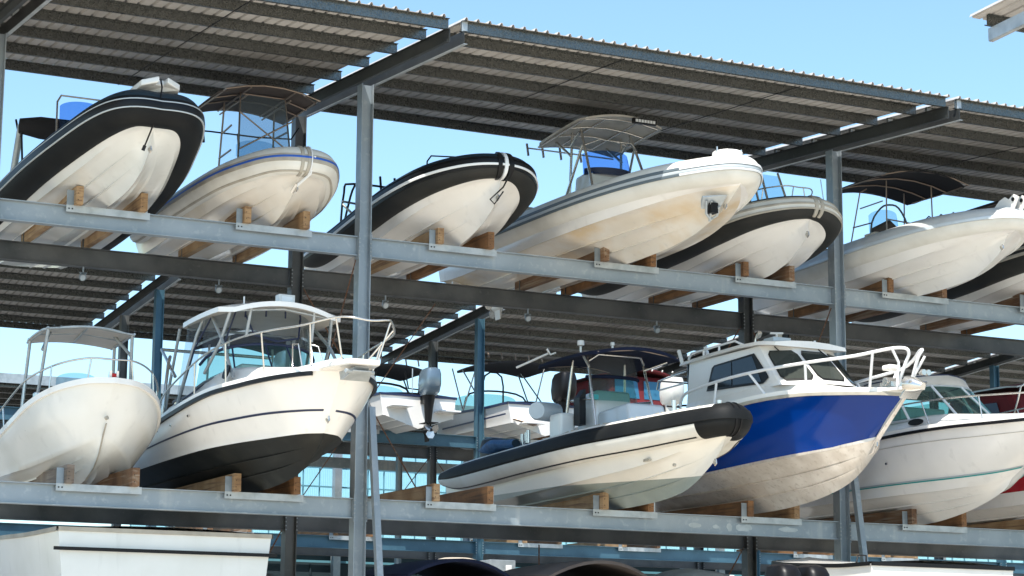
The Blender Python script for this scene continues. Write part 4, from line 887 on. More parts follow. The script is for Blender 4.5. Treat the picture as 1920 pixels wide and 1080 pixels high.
bars(l4, xc, [[(-.75, y, tt(.75)), (0, y, tt(0)), (.75, y, tt(.75))] for y in (29.9, 31.9)], .014, 'bronze', 'top_frame')
mb = OB(xc); mb.tube([(-.35, 31.2, 7.18), (-.35, 31.2, 7.28), (-.35, 31.2, 7.3), (-.35, 31.2, 7.38)], [.015, .02, .06, .055], 'white', 12); mb.build('gps_dome', l4, smooth=40)
mb = OB(xc); mb.tube([(.15, 31.0, 7.18), (.15, 31.0, 7.3), (.15, 31.0, 7.31), (.15, 31.0, 7.36)], [.02, .02, .035, .035], 'white', 10); mb.build('mast_light', l4)
bars(l4, xc, [[(-1.0, 32.3, 7.02), (-.65, 31.8, 7.22)], [(-.68, 31.8, 7.3), (-.62, 31.78, 7.2), (-.52, 31.78, 7.24)]], .02, 'white', 'horn_mount')
for x, y in ((-.80, 32.3), (-.75, 32.55), (-.92, 32.0)):
    mb = OB(xc); mb.tube([(x, y, 5.45), (x, y, 5.92)], .035, 'ssteel', 10); mb.tube([(x, y, 5.6), (x, y, 5.7)], .05, 'black', 10); mb.build('fender_post', l4, smooth=40)
mb = OB(xc); mb.box((.4, 29.9, 5.6), (.62, 30.2, 5.85), 'black'); mb.tube([(.62, 29.85, 5.75), (.6, 29.85, 5.85)], .03, 'red', 8); mb.build('stowed_gear', l4, bevel=.02)
mb = OB(xc); mb.slab([(-.62, 30.75, 5.9), (-.5, 30.75, 5.9), (-.5, 30.75, 6.5), (-.62, 30.75, 6.35)], (0, .2, 0), 'black'); mb.box((-.5, 30.5, 6.3), (-.4, 30.52, 6.38), 'teal_line'); mb.build('helm_screen', l4)
outboard(l4, xc, 34.8, 5.5, 'black')
mb = MB(); rows = []
for k in range(9):
    a = k/8; rows.append([(16.37+.17*math.cos(q)*(.5+.6*math.sin(math.pi*a)), 32.3+1.3*a, 5.70+.10*(math.sin(q)+.4)*(.5+.6*math.sin(math.pi*a))+.02*math.sin(9*a+q)) for q in (2*math.pi*j/12 for j in range(12))])
ids = mb.grid(rows, 'tarp_blue' if 'tarp_blue' in G else 'navy_tube', closed=True); mb.face(ids[0][::-1], 'navy_tube'); mb.face(ids[-1], 'navy_tube')
tag(mb.build('folded_tarp', None, smooth=50), 'dark blue folded tarpaulin lying on the stern tube of the black-banded inflatable', 'tarp')
# blue aluminium cabin boat
xc = 20.2
l5 = thing('cabin_boat', (xc, 26.6, ZL), 'royal blue aluminium boat with white wheelhouse, dark side window and white bow rail', 'boat', 'hard hulled boats on the lower tier')
sheer = [(0,26.52,6.12),(.24,26.9,6.17),(.55,27.5,6.22),(.83,28.15,6.26),(1.04,28.9,6.26),(1.17,29.8,6.21),(1.2,31.2,6.12),(1.2,33,6.0),(1.2,35.2,5.95)]
chine = [(0,27.33,5.53),(.14,27.48,5.48),(.34,27.8,5.42),(.58,28.3,5.36),(.80,29.05,5.30),(.95,30,5.24),(1.03,31.3,5.18),(1.06,33,5.15),(1.06,35.2,5.15)]
keel = [(0,y,z) for y,z in [(27.6,5.12),(28.0,4.91),(28.5,4.77),(29.2,4.66),(30.0,4.60),(31.0,4.58),(32.2,4.58),(33.7,4.6),(35.2,4.6)]]
R5 = [keel, chine, sheer]
make_hull(l5, xc, R5, [STR, PLAIN], ['alloy', 'blue_paint'], stem=[(27.6,5.12),(27.4,5.3),(27.33,5.53)], trans='alloy', tw=1.2, n=60)
rail_strip(l5, xc, chine, -.02, .025, .02, 'alloy', 'chine_moulding'); rail_strip(l5, xc, sheer, -.03, .02, .03, 'tan_band', 'gunwale_edge', t0=.2); rail_strip(l5, xc, sheer, .02, .09, .02, 'white', 'gunwale')
mb = OB(xc); mb.hexa([(-.05, 27.30, 5.50), (.05, 27.30, 5.50), (.05, 27.55, 5.30), (-.05, 27.55, 5.30), (-.03, 26.54, 6.10), (.03, 26.54, 6.10), (.03, 26.68, 6.12), (-.03, 26.68, 6.12)], 'alloy'); mb.build('stem_bar', l5, bevel=.01)
mb = OB(xc); mb.hexa([(-.03, 27.42, 5.30), (.03, 27.42, 5.30), (.03, 27.6, 5.25), (-.03, 27.6, 5.25), (-.03, 27.28, 5.52), (.03, 27.28, 5.52), (.03, 27.5, 5.5), (-.03, 27.5, 5.5)], 'alloy'); mb.build('stem_bar', l5, bevel=.008)
deck = [(x, y, z+.06) for x, y, z in sheer]; make_deck(l5, xc, deck, 'white', camber=.05)
# bow plate and roller
mb = OB(xc); mb.slab([(-.30, 27.1, 6.2), (-.16, 26.5, 6.18), (-.10, 26.2, 6.16), (.10, 26.2, 6.16), (.16, 26.5, 6.18), (.30, 27.1, 6.2)], (0, 0, .05), 'white'); mb.build('bow_sprit', l5, bevel=.01)
mb = OB(xc); mb.tube([(-.08, 26.42, 6.26), (-.04, 26.28, 6.24), (.0, 26.12, 6.2)], [.13, .12, .06], 'ssteel', 14); mb.slab([(-.16, 26.22, 6.28), (.16, 26.22, 6.28), (.16, 26.5, 6.05), (-.16, 26.5, 6.05)], (0, .02, .02), 'ssteel'); mb.build('anchor', l5, smooth=40)
mb = OB(xc); mb.box((-.12, 26.75, 6.26), (.1, 27.05, 6.36), 'ssteel'); mb.tube([(-.14, 26.9, 6.36), (.14, 26.9, 6.36)], .07, 'ssteel', 12); mb.build('winch', l5, bevel=.01)
for x in (.03, .12):
    mb = OB(xc); mb.tube([(x, 26.12, 6.42), (x, 26.18, 6.42), (x, 26.24, 6.42)], [.045, .05, .02], 'ssteel', 12); mb.build('bow_light', l5, smooth=40)
# wheelhouse shell: sides, raked faceted windscreen wall, roof
W = [(-.80, 31.7), (-.80, 28.82), (-.30, 28.36), (.30, 28.36), (.80, 28.82), (.80, 31.7)]       # base plan
Wt = [(-.74, 31.7), (-.74, 29.50), (-.28, 29.2), (.28, 29.2), (.74, 29.50), (.74, 31.7)]    # plan at the eaves
mb = OB(xc)
B = [(x, y, 6.50 if abs(x) > .5 or True else 6.5) for x, y in W]; E_ = [(x, y, 7.24) for x, y in Wt]
mb.grid([B, E_], 'white'); mb.build('wheelhouse', l5)
mb = OB(xc)    # coach house below the windows, running forward to the foredeck
c0 = [(-.92, 31.7, 6.12), (-.92, 29.3, 6.24), (-.62, 28.0, 6.26), (-.22, 27.25, 6.24), (.22, 27.25, 6.24), (.62, 28.0, 6.26), (.92, 29.3, 6.24), (.92, 31.7, 6.12)]
c1 = [(-.80, 31.7, 6.52), (-.80, 29.1, 6.54), (-.46, 28.35, 6.50), (-.15, 27.75, 6.36), (.15, 27.75, 6.36), (.46, 28.35, 6.50), (.80, 29.1, 6.54), (.80, 31.7, 6.52)]
mb.grid([c0, c1], 'white'); mb.face(mb.add(c1), 'white'); mb.build('coach_house', l5, smooth=28)
def face_quad(p, q, r, s, u0, u1, v0, v1, cut=0):
    """sub-rectangle of the facet p q (bottom) s r (top)"""
    def P_(u, v):
        a = Vector(p).lerp(Vector(q), u); b = Vector(s).lerp(Vector(r), u); return a.lerp(b, v)
    return [P_(u, v) for u, v in ((u0+cut, v0), (u1-cut, v0), (u1, v0+cut), (u1, v1-cut), (u1-cut, v1), (u0+cut, v1), (u0, v1-cut), (u0, v0+cut))]
def window(par, xc, p, q, r, s, u0, u1, v0, v1, out, glassm, framem='black', cut=.08):
    pts = face_quad(p, q, r, s, u0, u1, v0, v1, cut); n_ = Vector(out).normalized()
    c_ = sum(pts, Vector())/len(pts)
    mb = OB(xc); mb.slab([tuple(x+n_*.002) for x in pts], tuple(n_*.012), framem); f = mb.build('window', par)
    mb = OB(xc); mb.slab([tuple(c_+(x-c_)*.93+n_*.012) for x in pts], tuple(n_*.006), glassm); mb.build('pane', f)
for k, (u0, u1) in ((1, (.12, .95)), (2, (.06, .94)), (3, (.05, .88))):
    p, q, r, s = B[k], B[k+1], E_[k+1], E_[k]
    nrm = (Vector(q)-Vector(p)).cross(Vector(s)-Vector(p))
    if nrm.y > 0: nrm = -nrm
    window(l5, xc, p, q, r, s, u0, u1, .10, .86, nrm, 'olive_glass', 'black', .1)
for sx in (-1, 1):
    o0 = -.012 if sx < 0 else .012
    def sd_(y, z): return (sx*(.80-.06*(z-6.5)/.74)+o0, y, z)
    pts = [sd_(31.05, 6.66), sd_(29.3, 6.58), sd_(29.14, 6.66), sd_(29.2, 6.74), sd_(29.62, 7.13), sd_(30.85, 7.09), sd_(30.92, 7.05)]
    mb = OB(xc); mb.slab(pts, (sx*.008, 0, 0), 'black'); f = mb.build('window', l5)
    for a, b in ((0, .45), (.48, 1)):
        q = [sd_(31.0-1.66*a, 6.70-.08*a), sd_(31.0-1.66*b, 6.70-.08*b), sd_(30.83-1.17*b, 7.06+.03*b), sd_(30.83-1.17*a, 7.06+.03*a)]
        mb = OB(xc); mb.slab([(p[0]+sx*.009, p[1], p[2]) for p in q], (sx*.004, 0, 0), 'dark_glass'); mb.build('pane', f)
mb = OB(xc); rows = []
for y, w_, z in ((31.95, .80, 7.22), (31.0, .82, 7.25), (30.0, .84, 7.26), (29.4, .84, 7.24), (29.2, .80, 7.215), (29.08, .72, 7.20)):
    rows.append([(-w_, y, z), (-w_+.03, y, z+.06), (-w_*.5, y, z+.10), (0, y, z+.115), (w_*.5, y, z+.10), (w_-.03, y, z+.06), (w_, y, z)])
ids = mb.grid(rows, 'white'); r2 = [[(p[0], p[1], z_[0][2]) for p in z_] for z_ in rows]; ids2 = mb.grid([r[::-1] for r in r2], 'white')
for e in (0, -1):
    a = ids[e]; b = ids2[e][::-1]
    for k in range(6): mb.face([a[k], a[k+1], b[k+1], b[k]], 'white')
mb.build('roof', l5, smooth=40)
plate_poly(l5, xc, [(-.76, 31.7, 6.1), (-.76, 31.72, 7.24), (.76, 31.72, 7.24), (.76, 31.7, 6.1)], (0, .03, 0), 'dark_glass', 'cabin_rear_door')
bars(l5, xc, mirror([[(.76, 31.7, 7.3), (.76, 31.6, 7.40), (.76, 30.2, 7.42), (.76, 29.95, 7.32)], [(.76, 31.2, 7.3), (.76, 31.2, 7.41)], [(.76, 30.7, 7.3), (.76, 30.7, 7.41)]]), .02, 'wtube', 'roof_rail')
for x, y in ((-.76, 31.85), (-.55, 31.3)):
    mb = OB(xc); mb.tube([(x, y+.05, 7.25), (x-.05, y+.1, 7.5)], .035, 'wtube', 10); mb.build('rod_holder', l5, smooth=50)
mb = OB(xc); mb.box((-.12, 30.0, 7.38), (.24, 30.3, 7.52), 'bluegrey'); mb.tube([(.05, 30.15, 7.52), (.05, 30.15, 7.6)], .02, 'white', 8); mb.tube([(-.08, 30.15, 7.6), (.18, 30.15, 7.62)], .02, 'white', 8); mb.build('searchlight', l5, bevel=.02)
mb = OB(xc); mb.tube([(-.5, 30.0, 7.34), (-.48, 30.0, 7.45), (-.45, 29.95, 7.5), (-.45, 29.9, 7.55)], [.03, .02, .05, .04], 'ssteel', 10); mb.build('horn', l5, smooth=50)
mb = OB(xc); mb.tube([(.5, 29.9, 7.34), (.5, 29.7, 7.42), (.45, 29.6, 7.42)], .02, 'wtube', 8); mb.build('wiper_mount', l5)
bars(l5, xc, [[(-.55, 29.33, 7.22), (-.5, 29.2, 7.1), (-.42, 28.95, 6.85)], [(.2, 29.15, 7.2), (.25, 28.95, 7.05), (.55, 28.8, 6.75)]], .01, 'black', 'wiper')
rl = [(.10,26.32,6.72),(.16,26.32,6.8),(.28,26.55,6.82),(.56,27.1,6.76),(.86,27.8,6.74),(1.03,28.8,6.74),(1.12,29.8,6.72),(1.14,30.8,6.66),(1.14,31.3,6.56)]
mb = OB(xc)
for sx in (-1, 1):
    P_ = [(sx*x, y, z) for x, y, z in rl]
    mb.tube([(sx*.12, 26.6, 6.25), (sx*.10, 26.4, 6.6)]+P_+[(sx*1.14, 31.4, 6.15)], .026, 'wtube', 10, smooth=5)
    for a, b, c, d, e, f in ((.35, 27.0, 6.27, .5, 26.7, 6.78), (.78, 28.1, 6.3, .9, 27.95, 6.74), (1.0, 28.9, 6.3, 1.08, 29.3, 6.73), (1.14, 30.3, 6.2, 1.14, 30.2, 6.68)): mb.tube([(sx*a, b, c), (sx*d, e, f)], .022, 'wtube', 8)
mb.tube([(-.36, 26.4, 6.80), (-.2, 26.45, 6.6), (-.2, 26.5, 6.25)], .022, 'wtube', 8)
mb.build('bow_rail', l5, smooth=60)
mb = OB(xc); mb.box((-.30, 26.55, 6.5), (-.08, 26.75, 6.58), 'white'); mb.build('navigation_light', l5, bevel=.02)
bars(l5, xc, mirror([[(.78, 31.75, 7.1), (.78, 32.7, 7.05), (.78, 32.75, 6.9)], [(.78, 31.8, 6.9), (.78, 32.7, 6.88)]])+[[(-.78, 32.7, 7.05), (.78, 32.7, 7.05)], [(-.8, 32.2, 7.08), (.8, 32.2, 7.08)]], .016, 'ssteel', 'rocket_launcher')
outboard(l5, xc, 35.2, 5.9, 'black', s=1.1)
# white boat with teal line
xc = 23.65
l6 = thing('cabin_boat', (xc, 26.6, ZL), 'white cruiser with thin teal hull line and green tinted windscreen, right end of lower tier', 'boat', 'hard hulled boats on the lower tier')
sheer = [(0,26.5,6.06),(.36,27.0,6.04),(.75,27.8,6.02),(1.0,28.7,6.02),(1.15,29.7,6.0),(1.2,31,5.95),(1.2,33,5.86),(1.18,36,5.8)]
chine = [(0,28.25,5.15),(.26,28.55,5.07),(.55,29.2,5.02),(.82,30.1,4.99),(.98,31,4.97),(1.04,32.3,4.96),(1.05,34,4.96),(1.04,36,4.96)]
keel = [(0,y,z) for y,z in [(28.8,4.83),(29.3,4.70),(29.8,4.61),(30.4,4.54),(31.2,4.52),(32.5,4.52),(34,4.53),(36,4.53)]]
R6 = [keel, chine, sheer]
make_hull(l6, xc, R6, [STR, [(k/9, .03*math.sin(math.pi*k/9)) for k in range(10)]], ['white', 'white'], stem=[(28.8,4.83),(28.45,4.97),(28.25,5.15)], tw=1.3)
stripe(l6, xc, R6, 1, .155, .175, 'teal_line', t0=.0, out=.035); stripe(l6, xc, R6, 1, .18, .20, 'pale_line', t0=.0, out=.035)
rail_strip(l6, xc, sheer, -.06, -.01, .03, 'black', 'rub_rail'); rail_strip(l6, xc, sheer, -.012, .05, .02, 'white', 'gunwale')
stripe(l6, xc, R6, 1, .78, .785, 'tan_band', name='moulding_line', t0=.1, out=.03)
make_deck(l6, xc, [(x, y, z+.05) for x, y, z in sheer], 'white', camber=.10)
mb = OB(xc); rows = []
for y, wb, wt, zb, zt in ((27.6, .4, .2, 6.1, 6.14), (28.3, .72, .5, 6.1, 6.2), (29.0, .92, .74, 6.08, 6.27), (29.8, 1.0, .86, 6.06, 6.30), (30.6, 1.04, .92, 6.02, 6.28), (31.5, 1.06, .95, 5.98, 6.35), (33, 1.08, 1.0, 5.9, 6.2)):
    rows.append([(-wb, y, zb), (-wt-.03, y, zt-.05), (-wt+.04, y, zt), (0, y, zt+.04), (wt-.04, y, zt), (wt+.03, y, zt-.05), (wb, y, zb)])
mb.grid(rows, 'white'); mb.build('cabin_trunk', l6, smooth=35)
for sx in (-1, 1):
    mb = OB(xc); mb.slab([(sx*.965, 29.55+.2*math.cos(a), 6.17+.055*math.sin(a)) for a in (2*math.pi*k/16 for k in range(16))], (sx*.03, 0, 0), 'black'); mb.build('porthole', l6)
n = 14; A0 = []; A1 = []
for i in range(n+1):
    a = math.radians(-88+176*i/n); c_ = max(0, math.cos(a)); s_ = math.sin(a)
    A0.append((1.02*s_, 30.9-1.95*c_**.75, 6.22+.04*c_)); A1.append((.93*s_, 31.1-1.35*c_**.75, 6.84+.04*c_))
mb = OB(xc); mb.grid([A0, A1], 'green_glass'); mb.build('windscreen', l6, smooth=60)
mb = OB(xc)
for sx in (-1, 1): mb.poly([(sx*1.02, 30.9, 6.22), (sx*1.03, 32.4, 6.2), (sx*.95, 32.2, 6.86), (sx*.93, 31.1, 6.84)], 'green_glass')
mb.build('side_glass', l6)
for k in (2, 5, 8, 11, 13): bars(l6, xc, [[A0[k], A1[k]]], .024, 'wtube', 'screen_mullion'); bars(l6, xc, [A0, A1], .02, 'wtube', 'screen_frame')
A2 = [(x*.97, y+.12, z+.22*(1-.3*abs(x))) for x, y, z in A1]
mb = OB(xc); A3 = [(x*.85, y+.55, z+.08) for x, y, z in A2]
mb.grid([A1, A2, A3, [(x*.8, 32.4, 7.16-.05*abs(x)) for x, y, z in A2]], 'canvas_cream'); mb.build('hardtop', l6, smooth=60)
bars(l6, xc, [A2], .012, 'navy_line', 'hardtop_edge')
mb = OB(xc); mb.box((-.5, 30.6, 6.2), (.5, 31.3, 6.6), 'grey_white'); mb.build('helm_console', l6, bevel=.04)
railing(l6, xc, [(0,26.6,6.42),(.3,26.8,6.42),(.66,27.5,6.44),(.95,28.6,6.48),(1.1,29.8,6.48),(1.14,30.6,6.42),(1.15,31.2,6.3),(1.15,31.5,6.08)], [(.4,27.15,6.1,.4,27.0,6.43),(.8,28.0,6.08,.82,28.05,6.46),(1.04,29.1,6.07,1.04,29.3,6.48),(1.14,30.4,6.02,1.13,30.5,6.43)], .014)
outboard(l6, xc, 36, 5.7, 'engine_white')
# white boat with red canvas, right edge
xc = 26.75
l7 = thing('cabin_boat', (xc, 27.5, ZL), 'white boat with dark red hull panel and red canvas enclosure, behind the teal-lined cruiser', 'boat', 'hard hulled boats on the lower tier')
sheer = [(0,27.4,6.0),(.36,27.8,5.98),(.75,28.6,5.95),(1.0,29.4,5.93),(1.15,30.3,5.9),(1.2,31.5,5.85),(1.2,33,5.8),(1.18,36,5.75)]
chine = [(0,28.75,5.15),(.26,29.0,5.09),(.55,29.6,5.04),(.82,30.4,5.0),(.98,31.2,4.97),(1.04,32.3,4.96),(1.05,34,4.96),(1.04,36,4.96)]
keel = [(0,y,z) for y,z in [(29.2,4.83),(29.6,4.70),(30.1,4.61),(30.6,4.54),(31.4,4.52),(32.6,4.52),(34,4.53),(36,4.53)]]
G['red_gelcoat'] = gel('dark_red_gelcoat', (.34, .012, .02))
make_hull(l7, xc, [keel, chine, [(x*1.0, y+(b[1]-y)*.22, z+(b[2]-z)*.25) for (x, y, z), b in zip(chine, sheer)], sheer], [STR, PLAIN, PLAIN], ['white', 'white', 'red_gelcoat'], stem=[(29.2,4.83),(28.95,4.97),(28.75,5.15)], tw=1.3)
rail_strip(l7, xc, sheer, -.05, .03, .03, 'white', 'gunwale'); make_deck(l7, xc, sheer, 'white', camber=.15, dz=.03)
console(l7, xc, .95, 29.6, 31.6, 6.0, 6.45, 'white', name='cabin_trunk', rake=.5)
mb = OB(xc); mb.hexa([(-.98, 30.3, 6.3), (.98, 30.3, 6.3), (1.0, 32.8, 6.2), (-1.0, 32.8, 6.2), (-.88, 30.9, 7.1), (.88, 30.9, 7.1), (.9, 32.7, 7.15), (-.9, 32.7, 7.15)], 'canvas_red'); mb.build('canvas_enclosure', l7, bevel=.12)
for sx in (-1, 1):
    mb = OB(xc); mb.slab([(sx*.985, 30.95, 6.4), (sx*.99, 32.2, 6.36), (sx*.925, 32.2, 6.95), (sx*.93, 31.2, 6.9)], (sx*.01, 0, 0), 'dark_glass'); mb.build('window', l7)
canopy(l7, xc, .95, 30.6, 32.9, 7.16, 'canvas_red', camber=.12, th=.03, edge='plate')
bars(l7, xc, [[(-.95, 30.9, 6.2), (-.93, 30.6, 6.9), (-.8, 30.55, 7.2), (0, 30.5, 7.32), (.8, 30.55, 7.2)]], .018, 'ssteel', 'canvas_hoop', smooth=3)
outboard(l7, xc, 36, 5.7, 'black')

bow_eye(l2, 11.14, 27.83, 5.32); bow_eye(l5, 20.2, 27.37, 5.42); bow_eye(l4, 17.37, 27.6, 5.02)
fittings(l2, 11.14, [(-1.19, 31.2, 5.52), (-1.2, 31.8, 5.5), (-1.185, 30.4, 5.58)]); fittings(l1, 8.63, [(-.80, 30.6, 5.55), (-.93, 31.0, 5.3)], .018); fittings(l6, 23.65, [(-1.13, 30.2, 5.5), (-1.15, 31.5, 5.5)])
# ---------------------------------------------------------------- boats of the second rack, sterns towards us
def stern_boat(name, label, xc, ys, L, zb, hw, line, z_sheer, hull='white', group='boats stored stern first in the second rack'):
    """ys: transom y (nearest), bow at ys+L; built bow-first as in front boats but turned round"""
    par = thing(name, (xc, ys, zb), label, 'boat', group)
    def st(f): return ys+L*(1-f)
    sheer = [(0, st(0), z_sheer+.25), (hw*.4, st(.05), z_sheer+.22), (hw*.78, st(.18), z_sheer+.16), (hw*.96, st(.36), z_sheer+.1), (hw, st(.6), z_sheer+.04), (hw*.97, st(.8), z_sheer), (hw*.93, st(1), z_sheer)]
    chine = [(0, st(.12), zb+.45), (hw*.3, st(.16), zb+.4), (hw*.62, st(.26), zb+.34), (hw*.82, st(.42), zb+.3), (hw*.88, st(.62), zb+.28), (hw*.88, st(.8), zb+.27), (hw*.86, st(1), zb+.26)]
    keel = [(0, st(f), z) for f, z in ((.2, zb+.18), (.28, zb+.06), (.38, zb), (.5, zb-.02), (.65, zb-.04), (.8, zb-.04), (1, zb-.05))]
    rails = [keel, chine, sheer]
    mb = OB(xc); rows, pr = hull_rows(rails, [STR, PLAIN], 36, [(st(.2), zb+.18), (st(.15), zb+.3), (st(.12), zb+.45)], 1.3)
    mb.grid(rows, hull); mb.grid([[(-p[0], p[1], p[2]) for p in r[::-1]] for r in rows], hull); last = rows[-1]
    mb.face(mb.add([(-p[0], p[1], p[2]) for p in last[::-1]]+[p for p in last[1:]]), hull); mb.build('hull', par, smooth=32)
    rail_strip(par, xc, sheer, -.03, .03, .03, line, 'rub_rail'); make_deck(par, xc, sheer, hull, camber=.06, dz=.02)
    mb = OB(xc); mb.box((-hw*.93, ys-.03, z_sheer-.03), (hw*.93, ys, z_sheer+.03), line); mb.build('stern_rub_rail', par)
    return par, sheer
def turned_outboard(par, x, y, z, m, mleg, s):
    n0 = len(COL.objects); before = set(COL.objects)
    o = outboard(par, x, y, z, m, mleg, s)
    for ob in [q for q in COL.objects if q not in before]:
        org = Vector(par.location); q = ob.parent
        for v in ob.data.vertices: v.co.y = 2*(y-org.y)-v.co.y
        ob.data.flip_normals()
    return o
ZB = 8.13
def swim(par, xc, x, y, z):
    mb = OB(xc); mb.box((x-.28, y-.42, z), (x+.28, y, z+.05), 'white'); mb.build('swim_step', par, bevel=.015)
xc = 21.95
r1, sh = stern_boat('cuddy_boat', 'white boat with grey outboard and black bimini, seen from astern right of the first column', xc, 48.75, 6.4, ZB-.05, 1.12, 'navy_line', 8.86)
swim(r1, xc, -.6, 48.75, 8.52); swim(r1, xc, .72, 48.75, 8.45)
turned_outboard(r1, xc+.12, 48.75, 8.78, 'engine_grey', 'black', 1.12)
screen(r1, xc, .95, 51.6, .5, 8.95, 9.45, .2, 'pale_glass'); bars(r1, xc, [[(-.95, 51.4, 8.95), (-.8, 51.3, 9.4), (0, 51.2, 9.5), (.8, 51.3, 9.4), (.95, 51.4, 8.95)]], .03, 'black', 'screen_frame', smooth=3)
mb = OB(xc); mb.box((-.85, 50.3, 8.85), (.1, 50.9, 9.12), 'black'); mb.build('stern_seat', r1, bevel=.08)
canopy(r1, xc, 1.05, 50.2, 52.2, 9.75, 'canvas_black', camber=.12, th=.03)
bars(r1, xc, mirror([[(.98, 51.2, 8.9), (.95, 50.5, 9.8)], [(.98, 51.2, 8.9), (.95, 51.9, 9.8)], [(.85, 50.6, 9.3), (.5, 50.5, 9.3), (.4, 50.5, 9.75)]]), .02, 'black', 'bimini_frame'); rod_holders(r1, xc, (-.7, -.35, 0, .35, .7), 50.3, 9.95, 'bronze', .16)
bars(r1, xc, [[(-.15, 48.8, 8.9), (-.15, 48.8, 9.55)]], .015, 'plate', 'stern_light')
xc = 25.55
r2, sh = stern_boat('cuddy_boat', 'white boat with navy stripe and black outboard seen from astern, left of the navy canopy', xc, 48.75, 6.6, ZB-.03, 1.15, 'navy_line', 8.86)
for sx in (-1, 1):
    mb = OB(xc); mb.slab([(sx*1.12, 48.8, 8.55), (sx*1.13, 52.6, 8.55), (sx*1.13, 52.6, 8.59), (sx*1.12, 48.8, 8.59)], (sx*.012, 0, 0), 'navy_line'); mb.build('pinstripe', r2)
turned_outboard(r2, xc+.3, 48.75, 8.85, 'black', 'black', 1.25); swim(r2, xc, -.5, 48.75, 8.3)
mb = OB(xc); mb.tube([(-.95, 48.7, 8.45), (-.5, 48.4, 8.3), (-.45, 48.35, 8.28)], [.04, .06, .02], 'bronze', 8); mb.build('trim_tab', r2)
screen(r2, xc, 1.0, 52.2, .7, 8.98, 9.5, .25, 'green_glass'); bars(r2, xc, [[(-1.0, 51.6, 8.98), (-.8, 51.6, 9.45), (0, 51.5, 9.55), (.8, 51.6, 9.45), (1.0, 51.6, 8.98)], [(-.5, 51.6, 9.0), (-.4, 51.5, 9.95), (.1, 51.5, 9.95), (.2, 51.6, 9.0)]], .025, 'black', 'screen_frame', smooth=3)
canopy(r2, xc+.25, 1.1, 50.5, 52.6, 10.15, 'canvas_black', camber=.12, th=.03)
bars(r2, xc, mirror([[(1.05, 51.5, 8.95), (1.0, 50.7, 10.2)], [(1.05, 51.5, 8.95), (1.0, 52.3, 10.2)], [(.95, 50.5, 9.0), (.9, 51.9, 10.15)]]), .02, 'ssteel', 'bimini_frame'); rod_holders(r2, xc, (-.8, -.4, 0, .4, .8), 50.45, 10.35, 'bronze', .16)
xc = 29.0
r3, sh = stern_boat('cuddy_boat', 'boat in full dark red canvas with blue windows and white outboard, behind the navy canopy', xc, 48.75, 6.6, ZB-.03, 1.15, 'white', 8.9)
turned_outboard(r3, xc+.1, 48.75, 9.0, 'engine_white', 'engine_white', 1.2)
mb = OB(xc); mb.hexa([(-1.1, 49.6, 8.95), (1.1, 49.6, 8.95), (1.05, 52.4, 8.95), (-1.05, 52.4, 8.95), (-1.0, 49.8, 10.0), (1.0, 49.8, 10.0), (.95, 52.2, 10.0), (-.95, 52.2, 10.0)], 'canvas_red'); mb.build('canvas_enclosure', r3, bevel=.12)
G['blue_vinyl'] = mat('blue_reflecting_vinyl', (.03, .12, .20), .1)
for a, b in ((-.85, -.1), (.05, .8)):
    mb = OB(xc); mb.slab([(a, 49.68, 9.35), (b, 49.68, 9.35), (b-.03, 49.76, 9.85), (a+.03, 49.76, 9.85)], (0, -.02, .003), 'blue_vinyl'); mb.build('window', r3)
canopy(r3, xc, 1.08, 49.5, 52.3, 10.0, 'canvas_red', camber=.16, th=.03)
for k in range(6):
    mb = OB(xc); mb.tube([(-.8+.32*k, 49.45, 10.10), (-.8+.32*k, 49.42, 10.13)], .02, 'white', 6); mb.build('snap', r3)
xc = 31.35
r4, sh = stern_boat('cuddy_boat', 'low white runabout with curved black framed windscreen, just left of the blue boat wheelhouse', xc, 48.9, 6.2, ZB-.03, 1.05, 'black', 8.85)
screen(r4, xc, .95, 51.6, .6, 8.95, 9.4, .2, 'pale_glass'); bars(r4, xc, [[(-1.0, 51.3, 8.95), (-.7, 51.1, 9.35), (0, 51.0, 9.48), (.7, 51.1, 9.35), (1.0, 51.3, 8.95)]], .03, 'black', 'screen_frame', smooth=3)
mb = OB(xc); mb.box((.2, 50.3, 8.85), (.8, 50.7, 9.3), 'black'); mb.build('seat', r4, bevel=.08)
console(r4, xc, .35, 49.3, 50.0, 8.8, 9.3, 'white', name='engine_box'); turned_outboard(r4, xc, 48.9, 8.9, 'engine_white', 'engine_white', .9)
xc = 18.2
r0, sh = stern_boat('cuddy_boat', 'white boat with sloping dark blue hard top seen behind the cuddy boat, second rack', xc, 48.75, 6.6, ZB-.03, 1.15, 'navy_line', 8.86)
canopy(r0, xc, 1.15, 49.4, 52.2, 10.15, 'canvas_navy', camber=.18, th=.06, edge='plate')
bars(r0, xc, mirror([[(.9, 50.0, 8.9), (.85, 50.0, 10.2)], [(.9, 51.5, 8.9), (.85, 51.5, 10.2)]]), .03, 'plate', 't_top_leg')
console(r0, xc, .5, 50.2, 51.2, 8.8, 9.6, 'grey_white'); turned_outboard(r0, xc, 48.75, 8.85, 'engine_grey', 'engine_grey', 1.2)
mb = OB(xc); mb.box((-.9, 49.8, 10.35), (-.7, 50.0, 10.5), 'black'); mb.build('speaker', r0, bevel=.02)
